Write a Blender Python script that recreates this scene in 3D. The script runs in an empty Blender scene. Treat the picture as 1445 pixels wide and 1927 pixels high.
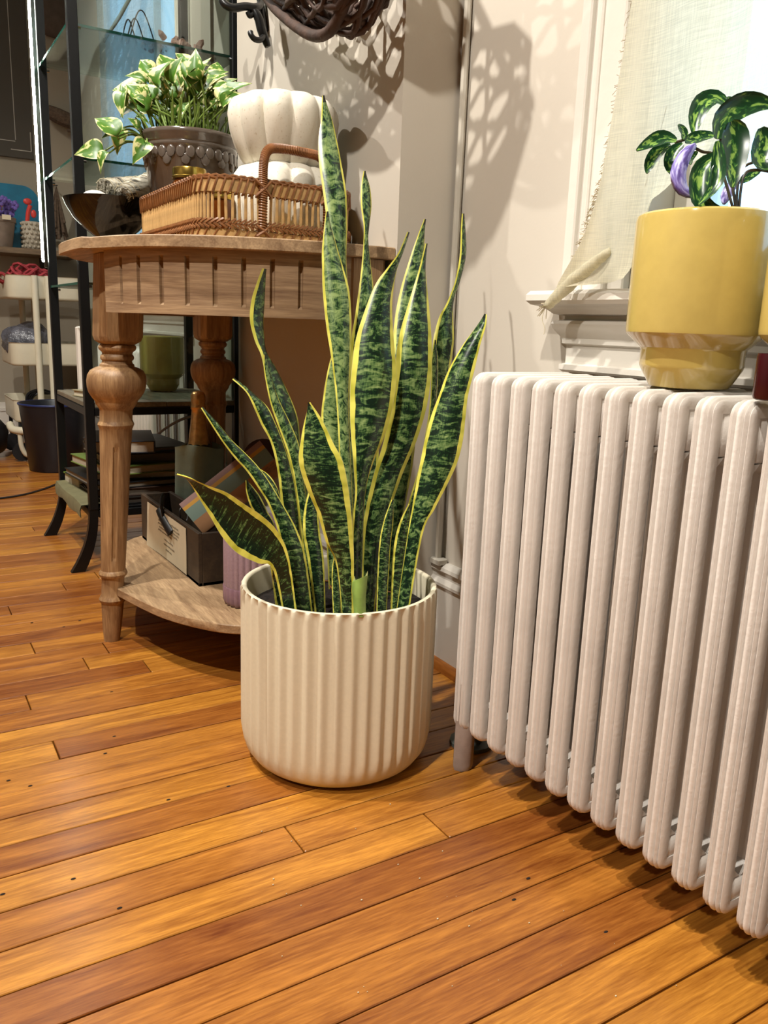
import bpy, math, random
from mathutils import Vector, Matrix, Quaternion
rnd = random.Random(7)
S = bpy.context.scene
COL = S.collection
PI = math.pi

# ------------------------------------------------------------------ camera
F, CX, CY, H = 1533.56, 722.5, 963.5, 0.60
RR = ((0.85649025, -0.51497413, 0.03501559),
      (-0.08477503, -0.20726352, -0.97460506),
      (0.50915385, 0.83177129, -0.22117614))
CR, CD, CF = (Vector(r) for r in RR)          # right, down, forward
cam = bpy.data.objects.new('camera', bpy.data.cameras.new('camera'))
COL.objects.link(cam)
m3 = Matrix((CR, -CD, -CF)).transposed()
cam.matrix_world = Matrix.Translation((0, 0, H)) @ m3.to_4x4()
cam.data.sensor_fit = 'HORIZONTAL'; cam.data.sensor_width = 36
cam.data.lens = 36 * F / 1445
cam.data.clip_start = .02
S.camera = cam
# ------------------------------------------------------------------ look, sky, lamps
S.view_settings.view_transform = 'Standard'
S.view_settings.look = 'None'
S.view_settings.gamma = 1
S.view_settings.use_curve_mapping = False
S.view_settings.exposure = 0.0
S.cycles.max_bounces = 7; S.cycles.diffuse_bounces = 2; S.cycles.transparent_max_bounces = 16
S.cycles.caustics_reflective = False; S.cycles.caustics_refractive = False
S.cycles.sample_clamp_indirect = 4
W = bpy.data.worlds.new('sky'); S.world = W; W.use_nodes = True
W.node_tree.nodes['Background'].inputs[0].default_value = (.42, .72, 1.0, 1)
W.node_tree.nodes['Background'].inputs[1].default_value = 4.6

def lamp(name, loc, watts, col, rad=.03, aim=None, cone=None):
    l = bpy.data.lights.new(name, 'SPOT' if aim else 'POINT')
    l.energy = watts; l.color = col; l.shadow_soft_size = rad
    o = bpy.data.objects.new(name, l); COL.objects.link(o); o.location = loc
    if aim:
        l.spot_size = cone; l.spot_blend = .6
        o.rotation_euler = (Vector(aim) - Vector(loc)).to_track_quat('-Z', 'Y').to_euler()
    return o
WARM = (1, .955, .875)
CONE = math.radians(125)
lamp('ceiling_spot', (-.24, 1.24, 2.38), 155, WARM, .022, (.25, 1.3, .2), CONE)
lamp('ceiling_spot', (-.62, 2.75, 2.38), 105, WARM, .022, (.3, 2.5, .5), CONE)
lamp('ceiling_spot', (-.50, .30, 2.36), 150, WARM, .028, (.30, .65, .2), CONE)
lamp('radiator_fill', (-1.45, -.05, 2.20), 125, WARM, .035, (.66, .33, .36), math.radians(36))  # added out-of-view lamp, narrow beam to brighten the radiator front
lamp('bounce_fill', (-1.45, .9, 2.38), 55, WARM, .05, (-2.3, .9, .9), math.radians(120))  # added out-of-view lamp, bounces neutral fill off the left wall

# ------------------------------------------------------------------ pixel helpers (frame 1445 x 1927)
def ray(px, py): return CR*((px-CX)/F) + CD*((py-CY)/F) + CF
CAM = Vector((0, 0, H))
def at(px, py, d): return CAM + ray(px, py)*d
def onx(px, py, x): r = ray(px, py); return CAM + r*(x/r.x)
def ony(px, py, y): r = ray(px, py); return CAM + r*(y/r.y)
def onz(px, py, z): r = ray(px, py); return CAM + r*((z-H)/r.z)
def depth(p): return (Vector(p)-CAM).dot(CF)

# ------------------------------------------------------------------ materials
def hx(s):
    s = s.lstrip('#'); v = [int(s[i:i+2], 16)/255 for i in (0, 2, 4)]
    return tuple((a/12.92 if a <= .04045 else ((a+.055)/1.055)**2.4) for a in v) + (1,)
class NT:
    def __init__(s, name):
        s.m = bpy.data.materials.new(name); s.m.use_nodes = True
        s.t = s.m.node_tree; s.b = s.t.nodes['Principled BSDF']
    def n(s, typ, **kw):
        nd = s.t.nodes.new(typ)
        for k, v in kw.items():
            if k.startswith('i_'):
                key = k[2:]; key = int(key) if key.isdigit() else key.replace('_', ' ')
                s.set(nd.inputs[key], v)
            else: setattr(nd, k, v)
        return nd
    def set(s, sock, v):
        if isinstance(v, bpy.types.NodeSocket): s.t.links.new(v, sock)
        elif isinstance(v, bpy.types.Node): s.t.links.new(v.outputs[0], sock)
        else: sock.default_value = v
    def math(s, op, a, b=0.0, c=0.0, clamp=False):
        nd = s.t.nodes.new('ShaderNodeMath'); nd.operation = op; nd.use_clamp = clamp
        s.set(nd.inputs[0], a); s.set(nd.inputs[1], b); s.set(nd.inputs[2], c)
        return nd.outputs[0]
    def mix(s, f, a, b, blend='MIX'):
        nd = s.t.nodes.new('ShaderNodeMix'); nd.data_type = 'RGBA'; nd.blend_type = blend
        s.set(nd.inputs[0], f); s.set(nd.inputs[6], a); s.set(nd.inputs[7], b)
        return nd.outputs[2]
    def coord(s, kind='Object'): return s.n('ShaderNodeTexCoord').outputs[kind]
    def map(s, vec, scale=(1, 1, 1), loc=(0, 0, 0)):
        nd = s.n('ShaderNodeMapping'); s.set(nd.inputs['Vector'], vec); nd.inputs['Scale'].default_value = scale
        s.set(nd.inputs['Location'], loc); return nd.outputs[0]
    def noise(s, vec, scale, detail=3, rough=.55, dist=0):
        nd = s.n('ShaderNodeTexNoise', i_Scale=scale, i_Detail=detail, i_Roughness=rough, i_Distortion=dist)
        s.set(nd.inputs['Vector'], vec); return nd.outputs[0]
    def ramp(s, f, stops):
        nd = s.n('ShaderNodeValToRGB'); s.set(nd.inputs[0], f); cr = nd.color_ramp
        while len(cr.elements) < len(stops): cr.elements.new(.5)
        for e, (p, c) in zip(cr.elements, stops): e.position = p; e.color = c
        return nd.outputs[0]
    def bump(s, h, strength=.3, dist=.002):
        nd = s.n('ShaderNodeBump', i_Strength=strength, i_Distance=dist); s.set(nd.inputs['Height'], h)
        s.set(s.b.inputs['Normal'], nd.outputs[0])
    def out(s, base=None, rough=None, metal=None, **kw):
        if base is not None: s.set(s.b.inputs['Base Color'], base)
        if rough is not None: s.set(s.b.inputs['Roughness'], rough)
        if metal is not None: s.set(s.b.inputs['Metallic'], metal)
        for k, v in kw.items(): s.set(s.b.inputs[k.replace('_', ' ')], v)
        return s.m
MATS = {}
def flat(name, c, rough=.5, metal=0, var=.12, scale=30, bump=0, bscale=60, bdist=.001, **kw):
    if name in MATS: return MATS[name]
    t = NT(name); co = t.coord(); c = hx(c)
    n = t.noise(co, scale, 4)
    dk = tuple(x*(1-var) for x in c[:3])+(1,); lt = tuple(min(1, x*(1+var)) for x in c[:3])+(1,)
    base = t.ramp(n, [(.3, dk), (.7, lt)])
    if bump: t.bump(t.noise(co, bscale, 4), bump, bdist)
    MATS[name] = t.out(base, rough, metal, **kw); return MATS[name]
def woodmat(name, dark, light, axis=(14, 120, 120), rough=.5, rings=True, dots=.0, coat=0):
    t = NT(name); oi = t.n('ShaderNodeObjectInfo'); co = t.coord()
    off = t.n('ShaderNodeCombineXYZ'); t.set(off.inputs[0], t.math('MULTIPLY', oi.outputs['Random'], 37.)); t.set(off.inputs[1], t.math('MULTIPLY', oi.outputs['Random'], 91.))
    v = t.n('ShaderNodeVectorMath', operation='ADD'); t.set(v.inputs[0], co); t.set(v.inputs[1], off.outputs[0])
    v = v.outputs[0]
    g1 = t.noise(t.map(v, tuple(a*.35 for a in axis)), 1, 5, .6, 1.2)
    g2 = t.noise(t.map(v, tuple(a*3 for a in axis)), 1, 3, .6)
    big = t.noise(v, 2.5, 2)
    f = t.math('ADD', t.math('MULTIPLY', g1, .62), t.math('MULTIPLY', g2, .38))
    base = t.ramp(f, [(.34, hx(dark)), (.51, tuple((a+b)/2 for a, b in zip(hx(dark), hx(light)))), (.64, hx(light))])
    base = t.mix(t.math('MULTIPLY', big, .22), base, hx(dark))
    rv = t.math('MULTIPLY_ADD', oi.outputs['Random'], .60, .66)
    hs = t.n('ShaderNodeHueSaturation'); t.set(hs.inputs['Color'], base); t.set(hs.inputs['Value'], rv if dots else 1.0)
    if dots:
        t.set(hs.inputs['Hue'], t.math('MULTIPLY_ADD', oi.outputs['Random'], .018, .491))
    t.bump(g2, .12, .0006)
    t.out(hs.outputs[0], t.math('MULTIPLY_ADD', g2, .18, rough-.09))
    if coat: t.b.inputs['Coat Weight'].default_value = coat; t.b.inputs['Coat Roughness'].default_value = .22
    return t.m

M_wall = flat('wall_paint', '#cbc2b4', .62, var=.02, scale=3, bump=.12, bscale=220, bdist=.0008)
M_farwall = flat('far_wall_paint', '#a49a88', .7, var=.04, scale=3)
M_ceil = flat('ceiling_paint', '#c4beb3', .8, var=.02)
M_wall2 = flat('taupe_paint', '#b5aea3', .8, var=.03)
M_trim = flat('trim_paint', '#dad3c8', .38, var=.03, scale=8, bump=.25, bscale=60, bdist=.0015)
M_rad = flat('radiator_paint', '#e2dad1', .36, var=.05, scale=14, bump=.35, bscale=140, bdist=.0015)
M_radfoot = flat('worn_radiator_paint', '#a2938a', .5, var=.15, scale=40, bump=.4, bscale=120)
M_floor = woodmat('oak_plank', '#7a4012', '#c98433', (9, 110, 60), .34, dots=1, coat=.35)
M_floorfar = woodmat('oak_floor', '#7c4514', '#b87a30', (9, 110, 60), .36)
M_sub = flat('plank_gap', '#1c0f06', .9)
M_shoe = woodmat('oak_shoe_moulding', '#7a4013', '#b8722c', (60, 9, 60), .35)
M_tab = woodmat('mango_wood', '#84674a', '#c9a880', (120, 12, 120), .52)
M_tabh = woodmat('mango_wood_apron', '#80634a', '#c0a07a', (10, 10, 190), .52)
M_tabv = woodmat('mango_wood_upright', '#7a5738', '#c29c6e', (110, 110, 9), .5)
M_groove = woodmat('mango_wood_groove', '#5e3d20', '#8a6038', (60, 60, 9), .6)
M_black = flat('black_metal', '#0b0c0d', .42, metal=.3, var=.2)
M_iron = flat('cast_iron', '#0d0d0d', .35, var=.2, bump=.4, bscale=90)
M_cream = flat('cream_pot', '#ddd3b9', .5, var=.03, scale=200)
M_soil = flat('potting_soil', '#1a100a', .95, var=.6, scale=140, bump=1, bscale=160, bdist=.006)
M_yel = flat('yellow_glaze', '#c2aa5e', .14, var=.04, scale=60, Coat_Weight=.5)
M_maroon = flat('maroon_glaze', '#3b1014', .15)
M_grey = flat('taupe_glaze', '#5d5249', .16, var=.08, scale=40, Coat_Weight=.6)
M_blackgl = flat('black_glaze', '#070707', .08)
M_lav = flat('lavender_ceramic', '#a78d97', .55, var=.10, scale=300)
M_lavg = flat('lavender_glaze', '#8f6f7a', .2, var=.10, scale=100)
M_gold = flat('brushed_gold', '#b79a4a', .25, metal=1, var=.1)
M_amber = flat('amber_glass', '#5a2a08', .1)
M_foil = flat('copper_foil', '#c79c62', .3, metal=.85, var=.2, scale=90, bump=.6, bscale=140, bdist=.002)
M_bottle = flat('bottle_glass', '#0a1408', .08)
M_sage = flat('sage_fabric', '#84927f', .9, var=.12, scale=20, bump=.4, bscale=30, bdist=.004)
M_darkwood = woodmat('dark_box_wood', '#2a2017', '#4c3c2a', (50, 12, 50), .6)
M_paper = flat('paper', '#ddcfb0', .85, var=.03)
M_ink = flat('ink', '#7d715e', .9)
M_clip = flat('dark_clip', '#120d0a', .4)
M_brown = flat('brown_leather', '#3c1a10', .5)
M_rattan = flat('rattan_core', '#c9a26a', .5, var=.22, scale=45)
M_rattand = flat('rattan_wrap', '#8c5c36', .42, var=.25, scale=60)
M_willow = flat('willow_rod', '#3a2417', .75, var=.45, scale=35, bump=.6, bscale=70, bdist=.003)
M_sagebun = flat('dried_sage', '#9a9482', .95, var=.5, scale=160, bump=1, bscale=160, bdist=.004)
M_stone = flat('white_stone', '#d8d2c8', .7)
M_stem = flat('green_stem', '#6d8436', .5, var=.2)
M_stem2 = flat('brown_green_stem', '#4b3f2c', .5, var=.2)
M_creamcart = flat('cream_cart', '#cfc6ae', .45, var=.03)
M_bin = flat('navy_bin', '#0a0d16', .4)
M_binrim = flat('navy_bin_rim', '#1a2a5a', .3)
M_red = flat('red_rope', '#9a2f35', .85, var=.3, scale=80)
M_redp = flat('red_plastic', '#d8443c', .4)
M_plastic = flat('grey_plastic_bag', '#55555c', .25, var=.5, scale=30, bump=1, bscale=30, bdist=.01)
M_cable = flat('black_cable', '#0c0c10', .5)
M_chrome = flat('chrome', '#c9ccd0', .12, metal=1)
M_terra = flat('taupe_terracotta', '#8b7a6c', .7, var=.15)
M_knob = flat('ivory_knobbly', '#b5aa97', .7)
M_paint = flat('teal_painting', '#14708f', .5, var=.4, scale=9)
M_flower = flat('purple_petal', '#6f5aa8', .6, var=.5, scale=70)
M_flowerr = flat('red_petal', '#b04a52', .6, var=.3, scale=70)
M_board = flat('charcoal_board', '#4f4a42', .8, var=.06, scale=5)
M_chalk = flat('chalk_line', '#b5b0a4', .9)
M_shelf = woodmat('far_shelf_wood', '#5f4c38', '#94795a', (9, 60, 60), .6)
M_etwood = woodmat('grey_shelf_wood', '#5b5445', '#8e836c', (60, 9, 60), .6)
M_pink = flat('pink_crystal', '#b98474', .5, var=.3, scale=90, bump=.8, bscale=90, bdist=.004)
M_feather = flat('white_feather', '#d8d8d4', .8)
M_dried = flat('dried_flowers', '#5a4a3c', .95, var=.4, scale=90)
M_valve = flat('grey_valve', '#5c635f', .5, var=.2)
M_conduit = flat('white_conduit', '#c2bbad', .45, var=.03)

def glassmat(name, tint, gloss=.10, tr=.86):
    t = NT(name); t.t.nodes.remove(t.b)
    a = t.n('ShaderNodeBsdfTransparent'); a.inputs[0].default_value = tuple(x*tr for x in hx(tint)[:3])+(1,)
    g = t.n('ShaderNodeBsdfGlossy'); g.inputs['Roughness'].default_value = .03
    fr = t.n('ShaderNodeFresnel'); fr.inputs[0].default_value = 1.45
    mx = t.n('ShaderNodeMixShader'); t.set(mx.inputs[0], t.math('ADD', t.math('MULTIPLY', fr.outputs[0], .8), gloss*.3, clamp=True))
    t.set(mx.inputs[1], a.outputs[0]); t.set(mx.inputs[2], g.outputs[0])
    t.set(t.t.nodes['Material Output'].inputs[0], mx.outputs[0]); return t.m
M_glass = glassmat('clear_glass', '#f2faf7', .10, .95)
M_glassedge = flat('glass_edge', '#1f5a4e', .1)
M_pane = glassmat('window_pane', '#ffffff', .06, .98)

def sheermat(name, c, trans, opac):
    t = NT(name); t.t.nodes.remove(t.b); co = t.coord()
    a = t.n('ShaderNodeBsdfTransparent'); d = t.n('ShaderNodeBsdfDiffuse'); l = t.n('ShaderNodeBsdfTranslucent')
    w1 = t.noise(t.map(co, (30, 900, 30)), 1, 2); w2 = t.noise(t.map(co, (30, 30, 900)), 1, 2)
    w = t.math('MULTIPLY', t.math('ADD', w1, w2), .5)
    cc = t.ramp(w, [(.35, tuple(x*.8 for x in hx(c)[:3])+(1,)), (.65, hx(c))])
    t.set(d.inputs[0], cc); t.set(l.inputs[0], cc)
    m1 = t.n('ShaderNodeMixShader'); m1.inputs[0].default_value = trans
    t.set(m1.inputs[1], d.outputs[0]); t.set(m1.inputs[2], l.outputs[0])
    m2 = t.n('ShaderNodeMixShader')
    t.set(m2.inputs[0], t.math('MULTIPLY_ADD', w, .5, opac-.25, clamp=True))
    t.set(m2.inputs[1], a.outputs[0]); t.set(m2.inputs[2], m1.outputs[0])
    t.set(t.t.nodes['Material Output'].inputs[0], m2.outputs[0]); return t.m
M_linen = sheermat('sheer_linen', '#e2dac0', .50, .93)
M_linenb = sheermat('blue_sheer', '#b8d2e4', .6, .5)
M_fringe = flat('linen_thread', '#d3c7a8', .9)

def emit(name, col, s):
    t = NT(name); t.out(hx('#ffffff'), .5); t.b.inputs['Emission Color'].default_value = col; t.b.inputs['Emission Strength'].default_value = s
    return t.m
M_led = emit('led_light', (.95, 1.0, .86, 1), 55)

def snakemat():
    t = NT('snake_plant_leaf'); uv = t.n('ShaderNodeUVMap').outputs[0]
    oi = t.n('ShaderNodeObjectInfo')
    sp = t.n('ShaderNodeSeparateXYZ'); t.set(sp.inputs[0], uv); u, v = sp.outputs[0], sp.outputs[1]
    e = t.math('ABSOLUTE', t.math('SUBTRACT', u, .5))
    co = t.n('ShaderNodeCombineXYZ'); t.set(co.inputs[0], t.math('MULTIPLY', u, 2.2)); t.set(co.inputs[1], t.math('MULTIPLY', v, 56.)); t.set(co.inputs[2], t.math('MULTIPLY', oi.outputs['Random'], 50.))
    n1 = t.noise(co.outputs[0], 1.0, 3, .65, .9)
    co2 = t.n('ShaderNodeCombineXYZ'); t.set(co2.inputs[0], t.math('MULTIPLY', u, 26.)); t.set(co2.inputs[1], t.math('MULTIPLY', v, 58.)); t.set(co2.inputs[2], oi.outputs['Random'])
    n2 = t.noise(co2.outputs[0], 1.0, 3)
    lo = t.noise(t.map(uv, (2, 9, 1)), 1, 2)
    f = t.math('ADD', t.math('MULTIPLY', n1, .78), t.math('MULTIPLY', n2, .22))
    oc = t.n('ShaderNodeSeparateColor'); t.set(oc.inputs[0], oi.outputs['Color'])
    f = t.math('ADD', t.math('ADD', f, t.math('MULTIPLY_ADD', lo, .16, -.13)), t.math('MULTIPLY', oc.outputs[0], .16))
    green = t.ramp(f, [(.46, hx('#0b2013')), (.51, hx('#1a351c')), (.555, hx('#486436')), (.70, hx('#8fa365'))])
    # dark tip
    green = t.mix(t.math('GREATER_THAN', v, .985), green, hx('#0c1a10'))
    wob = t.noise(t.map(uv, (1, 14, 1)), 1, 2)
    edge = t.math('GREATER_THAN', t.math('ADD', e, t.math('MULTIPLY_ADD', wob, .09, -.045)), t.math('MULTIPLY_ADD', oi.outputs['Random'], .05, .365))
    yel = t.ramp(wob, [(.35, hx('#b2af38')), (.6, hx('#e2db62'))])
    base = t.mix(edge, green, yel)
    base = t.mix(t.math('GREATER_THAN', e, .492), base, hx('#c9c07a'))
    t.bump(n2, .06, .0006)
    return t.out(base, .27)
M_snake = snakemat()
def leafmat(name, a, b, c, sc, rough=.4, thr=(.46, .54), edgew=.36):
    t = NT(name); uv = t.n('ShaderNodeUVMap').outputs[0]; oi = t.n('ShaderNodeObjectInfo')
    sp = t.n('ShaderNodeSeparateXYZ'); t.set(sp.inputs[0], uv)
    e = t.math('ABSOLUTE', t.math('SUBTRACT', sp.outputs[0], .5))
    co = t.n('ShaderNodeVectorMath', operation='ADD'); t.set(co.inputs[0], t.map(uv, (sc, sc*1.2, 1)))
    cb = t.n('ShaderNodeCombineXYZ'); t.set(cb.inputs[2], t.math('MULTIPLY', oi.outputs['Random'], 60.)); t.set(co.inputs[1], cb.outputs[0])
    n = t.noise(co.outputs[0], 1, 3, .5, .5)
    n = t.math('ADD', n, t.math('MULTIPLY', t.math('SUBTRACT', e, .2), edgew))
    base = t.ramp(n, [(thr[0], hx(a)), ((thr[0]+thr[1])/2, hx(b)), (thr[1], hx(c))])
    return t.out(base, rough)
M_pothos = leafmat('variegated_leaf', '#47701f', '#84993f', '#d6d296', 2.6, .4, (.53, .60), .5)
M_lip = leafmat('mottled_leaf', '#17391f', '#2c5a2a', '#86a84e', 5.5, .25, (.47, .62), -.3)
M_liplow = leafmat('purple_leaf_back', '#5b4a8c', '#8a7fc0', '#b8b2de', 4, .3, (.4, .6), .1)

def vasemat():
    t = NT('speckled_ivory'); co = t.coord(); n = t.noise(co, 260, 2)
    b = t.ramp(n, [(.28, hx('#cdbfa6')), (.36, hx('#e4dcca')), (1, hx('#e9e2d2'))])
    return t.out(b, .42)
M_vase = vasemat()
def stripemat():
    t = NT('striped_paper'); uv = t.n('ShaderNodeUVMap').outputs[0]
    sp = t.n('ShaderNodeSeparateXYZ'); t.set(sp.inputs[0], uv)
    r = t.ramp(sp.outputs[0], [(0, hx('#94746c')), (.16, hx('#c2923c')), (.26, hx('#74897e')), (.62, hx('#a2754e'))])
    r.node.color_ramp.interpolation = 'CONSTANT'
    return t.out(r, .8)
M_stripe = stripemat()
def bundlemat():
    t = NT('wrapped_sage'); co = t.coord(); n = t.noise(t.map(co, (40, 40, 160)), 1, 3)
    return t.out(t.ramp(n, [(.35, hx('#3f3a30')), (.5, hx('#b3ad9c')), (.7, hx('#d8d2c2'))]), .9)
M_bundle = bundlemat()

# ------------------------------------------------------------------ object helpers
def obj(name, data, parent=None, mat=None):
    o = bpy.data.objects.new(name, data); COL.objects.link(o)
    if mat and data is not None and not data.materials: data.materials.append(mat)
    if parent: o.parent = parent
    return o
def tag(o, label, cat, group=None):
    o['label'] = label; o['category'] = cat
    if group: o['group'] = group
    return o
def thing(name, loc, label, cat, group=None, rz=0):
    o = bpy.data.objects.new(name, None); COL.objects.link(o); o.location = loc; o.rotation_euler.z = rz
    o.empty_display_size = .05
    return tag(o, label, cat, group)
def struct(o, label=None):
    o['kind'] = 'structure'
    if label: o['label'] = label
    return o
class MB:
    def __init__(s): s.v = []; s.f = []; s.uv = None
    def add(s, v, f, uv=None):
        k = len(s.v); s.v += [tuple(p) for p in v]; s.f += [tuple(i+k for i in q) for q in f]
        if uv is not None:
            if s.uv is None: s.uv = [(0, 0)]*k
            s.uv += uv
        elif s.uv is not None: s.uv += [(0, 0)]*len(v)
        return s
    def box(s, a, b, ch=0):
        (x0, y0, z0), (x1, y1, z1) = a, b
        if ch:
            c = ch; out = []
            o = [(x0+c, y0), (x1-c, y0), (x1, y0+c), (x1, y1-c), (x1-c, y1), (x0+c, y1), (x0, y1-c), (x0, y0+c)]
            i = [(x0+2*c, y0+c), (x1-2*c, y0+c), (x1-c, y0+2*c), (x1-c, y1-2*c), (x1-2*c, y1-c), (x0+2*c, y1-c), (x0+c, y1-2*c), (x0+c, y0+2*c)]
            return s.rings([[(*p, z0) for p in i], [(*p, z0+c) for p in o], [(*p, z1-c) for p in o], [(*p, z1) for p in i]], cap=True)
        return s.add([(x0, y0, z0), (x1, y0, z0), (x1, y1, z0), (x0, y1, z0), (x0, y0, z1), (x1, y0, z1), (x1, y1, z1), (x0, y1, z1)],
                     [(0, 3, 2, 1), (4, 5, 6, 7), (0, 1, 5, 4), (1, 2, 6, 5), (2, 3, 7, 6), (3, 0, 4, 7)])
    def rings(s, rs, cap=False, closed=True, loop=False, uv=None):
        n = len(rs[0]); v = [p for r in rs for p in r]; f = []
        m = len(rs)
        for i in range(m if loop else m-1):
            j = (i+1) % m
            for k in range(n if closed else n-1):
                l = (k+1) % n
                f.append((i*n+k, i*n+l, j*n+l, j*n+k))
        if cap: f.append(tuple(range(n-1, -1, -1))); f.append(tuple((m-1)*n+k for k in range(n)))
        return s.add(v, f, uv)
    def lathe(s, prof, n=40, mod=None, c=(0, 0), cap=True, closed_prof=False):
        rs = []
        for r, z in prof:
            ring = []
            for k in range(n):
                a = 2*PI*k/n; rr = r*(mod(a, z) if mod else 1)
                ring.append((c[0]+rr*math.cos(a), c[1]+rr*math.sin(a), z))
            rs.append(ring)
        return s.rings(rs, cap=cap and not closed_prof, loop=closed_prof)
    def tube(s, pts, rad, n=8, cap=True, loop=False, flat=None):
        pts = [Vector(p) for p in pts]; rs = []; m = len(pts); up = None
        for i, p in enumerate(pts):
            a = pts[(i-1) % m if loop else max(0, i-1)]; b = pts[(i+1) % m if loop else min(m-1, i+1)]
            t = (b-a).normalized()
            if up is None: up = t.orthogonal().normalized()
            else:
                up = up-t*up.dot(t)
                up = up.normalized() if up.length > 1e-6 else t.orthogonal().normalized()
            sd = t.cross(up); r = rad[i] if isinstance(rad, (list, tuple)) else rad
            rs.append([p+up*(r*math.cos(2*PI*k/n))+sd*(r*math.sin(2*PI*k/n)*(flat or 1)) for k in range(n)])
        return s.rings(rs, cap=cap and not loop, loop=loop)
    def prism(s, outl, z0, z1, ch=0):
        n = len(outl)
        if ch:
            cx = sum(p[0] for p in outl)/n; cy = sum(p[1] for p in outl)/n
            def ins(p):
                d = Vector((p[0]-cx, p[1]-cy)); L = d.length; d *= (L-ch)/L; return (cx+d.x, cy+d.y)
            i = [ins(p) for p in outl]
            return s.rings([[(*p, z0) for p in i], [(*p, z0+ch) for p in outl], [(*p, z1-ch) for p in outl], [(*p, z1) for p in i]], cap=True)
        return s.rings([[(*p, z0) for p in outl], [(*p, z1) for p in outl]], cap=True)
    def sphere(s, c, r, n=12, m=8):
        rx, ry, rz = r if isinstance(r, tuple) else (r, r, r)
        rs = []
        for i in range(m+1):
            a = -PI/2+PI*i/m; a = max(-PI/2+.02, min(PI/2-.02, a))
            rs.append([(c[0]+rx*math.cos(a)*math.cos(2*PI*k/n), c[1]+ry*math.cos(a)*math.sin(2*PI*k/n), c[2]+rz*math.sin(a)) for k in range(n)])
        return s.rings(rs, cap=True)
    def mesh(s, name, smooth=True, angle=None):
        me = bpy.data.meshes.new(name); me.from_pydata(s.v, [], s.f)
        if s.uv:
            ul = me.uv_layers.new(name='UVMap')
            for l in me.loops: ul.data[l.index].uv = s.uv[l.vertex_index]
        if smooth:
            me.polygons.foreach_set('use_smooth', [True]*len(me.polygons))
            try: me.set_sharp_from_angle(angle=math.radians(angle or 40))
            except Exception: pass
        me.validate(); me.update()
        return me
    def build(s, name, mat, parent=None, smooth=True, angle=None, world=False):
        me = s.mesh(name, smooth, angle); o = obj(name, me, parent, mat)
        if world and parent is not None: o.matrix_parent_inverse = parent_inv(parent)
        return o
def parent_inv(p):
    m = Matrix.Translation(p.location) @ p.rotation_euler.to_matrix().to_4x4()
    return m.inverted()
def catmull(pts, n=8):
    P = [Vector(p) for p in pts]; out = []
    for i in range(len(P)-1):
        p0, p1, p2, p3 = P[max(0, i-1)], P[i], P[i+1], P[min(len(P)-1, i+2)]
        for k in range(n):
            t = k/n
            out.append(.5*((2*p1)+(p2-p0)*t+(2*p0-5*p1+4*p2-p3)*t*t+(3*p1-p0-3*p2+p3)*t**3))
    out.append(P[-1]); return out
def arc(c, r, a0, a1, n): return [(c[0]+r*math.cos(a0+(a1-a0)*i/n), c[1]+r*math.sin(a0+(a1-a0)*i/n)) for i in range(n+1)]
def copy_part(o, parent, name=None):
    c = o.copy(); COL.objects.link(c); c.parent = parent
    return c
def blade(L, Rr, thick, cup, nx=7, sub=4, twist=None):
    """closed leaf blade from left / right edge points; cup pushes the midrib towards +n"""
    Lp, Rp = catmull(L, sub), catmull(Rr, sub); m = len(Lp)
    front = []; back = []; uvf = []
    ln = [0.]
    for i in range(1, m): ln.append(ln[-1]+((Lp[i]+Rp[i])/2-(Lp[i-1]+Rp[i-1])/2).length)
    tot = ln[-1] or 1
    for i in range(m):
        a, b = Lp[i], Rp[i]; w = b-a
        t = (Lp[min(m-1, i+1)]+Rp[min(m-1, i+1)]-Lp[max(0, i-1)]-Rp[max(0, i-1)])
        n = w.cross(t)
        n = n.normalized() if n.length > 1e-9 else -CF
        for k in range(nx):
            u = k/(nx-1); q = a+w*u + n*(cup*w.length*(1-(2*u-1)**2))
            e = 1-abs(2*u-1)**3
            front.append(q-n*thick*.5*e); back.append(q+n*thick*.5*e); uvf.append((u, ln[i]/tot))
    mb = MB(); nf = len(front); v = front+back; f = []
    for i in range(m-1):
        for k in range(nx-1):
            a = i*nx+k; b = a+1; c = a+nx+1; d = a+nx
            f.append((a, b, c, d)); f.append((nf+d, nf+c, nf+b, nf+a))
        a = i*nx; d = a+nx; f.append((a, d, nf+d, nf+a))
        a = i*nx+nx-1; d = a+nx; f.append((nf+a, nf+d, d, a))
    for k in range(nx-1):
        f.append((k+1, k, nf+k, nf+k+1)); a = (m-1)*nx+k; f.append((a, a+1, nf+a+1, nf+a))
    mb.add(v, f, uvf+uvf); return mb
# ================================================================== the room
WX, PXF, PY0, PY1 = .835, .72, 1.165, 1.862       # window wall, pier face, pier ends
FARY, CEIL = 4.25, 2.5
XL, YR = -2.3, -1.9
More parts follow.
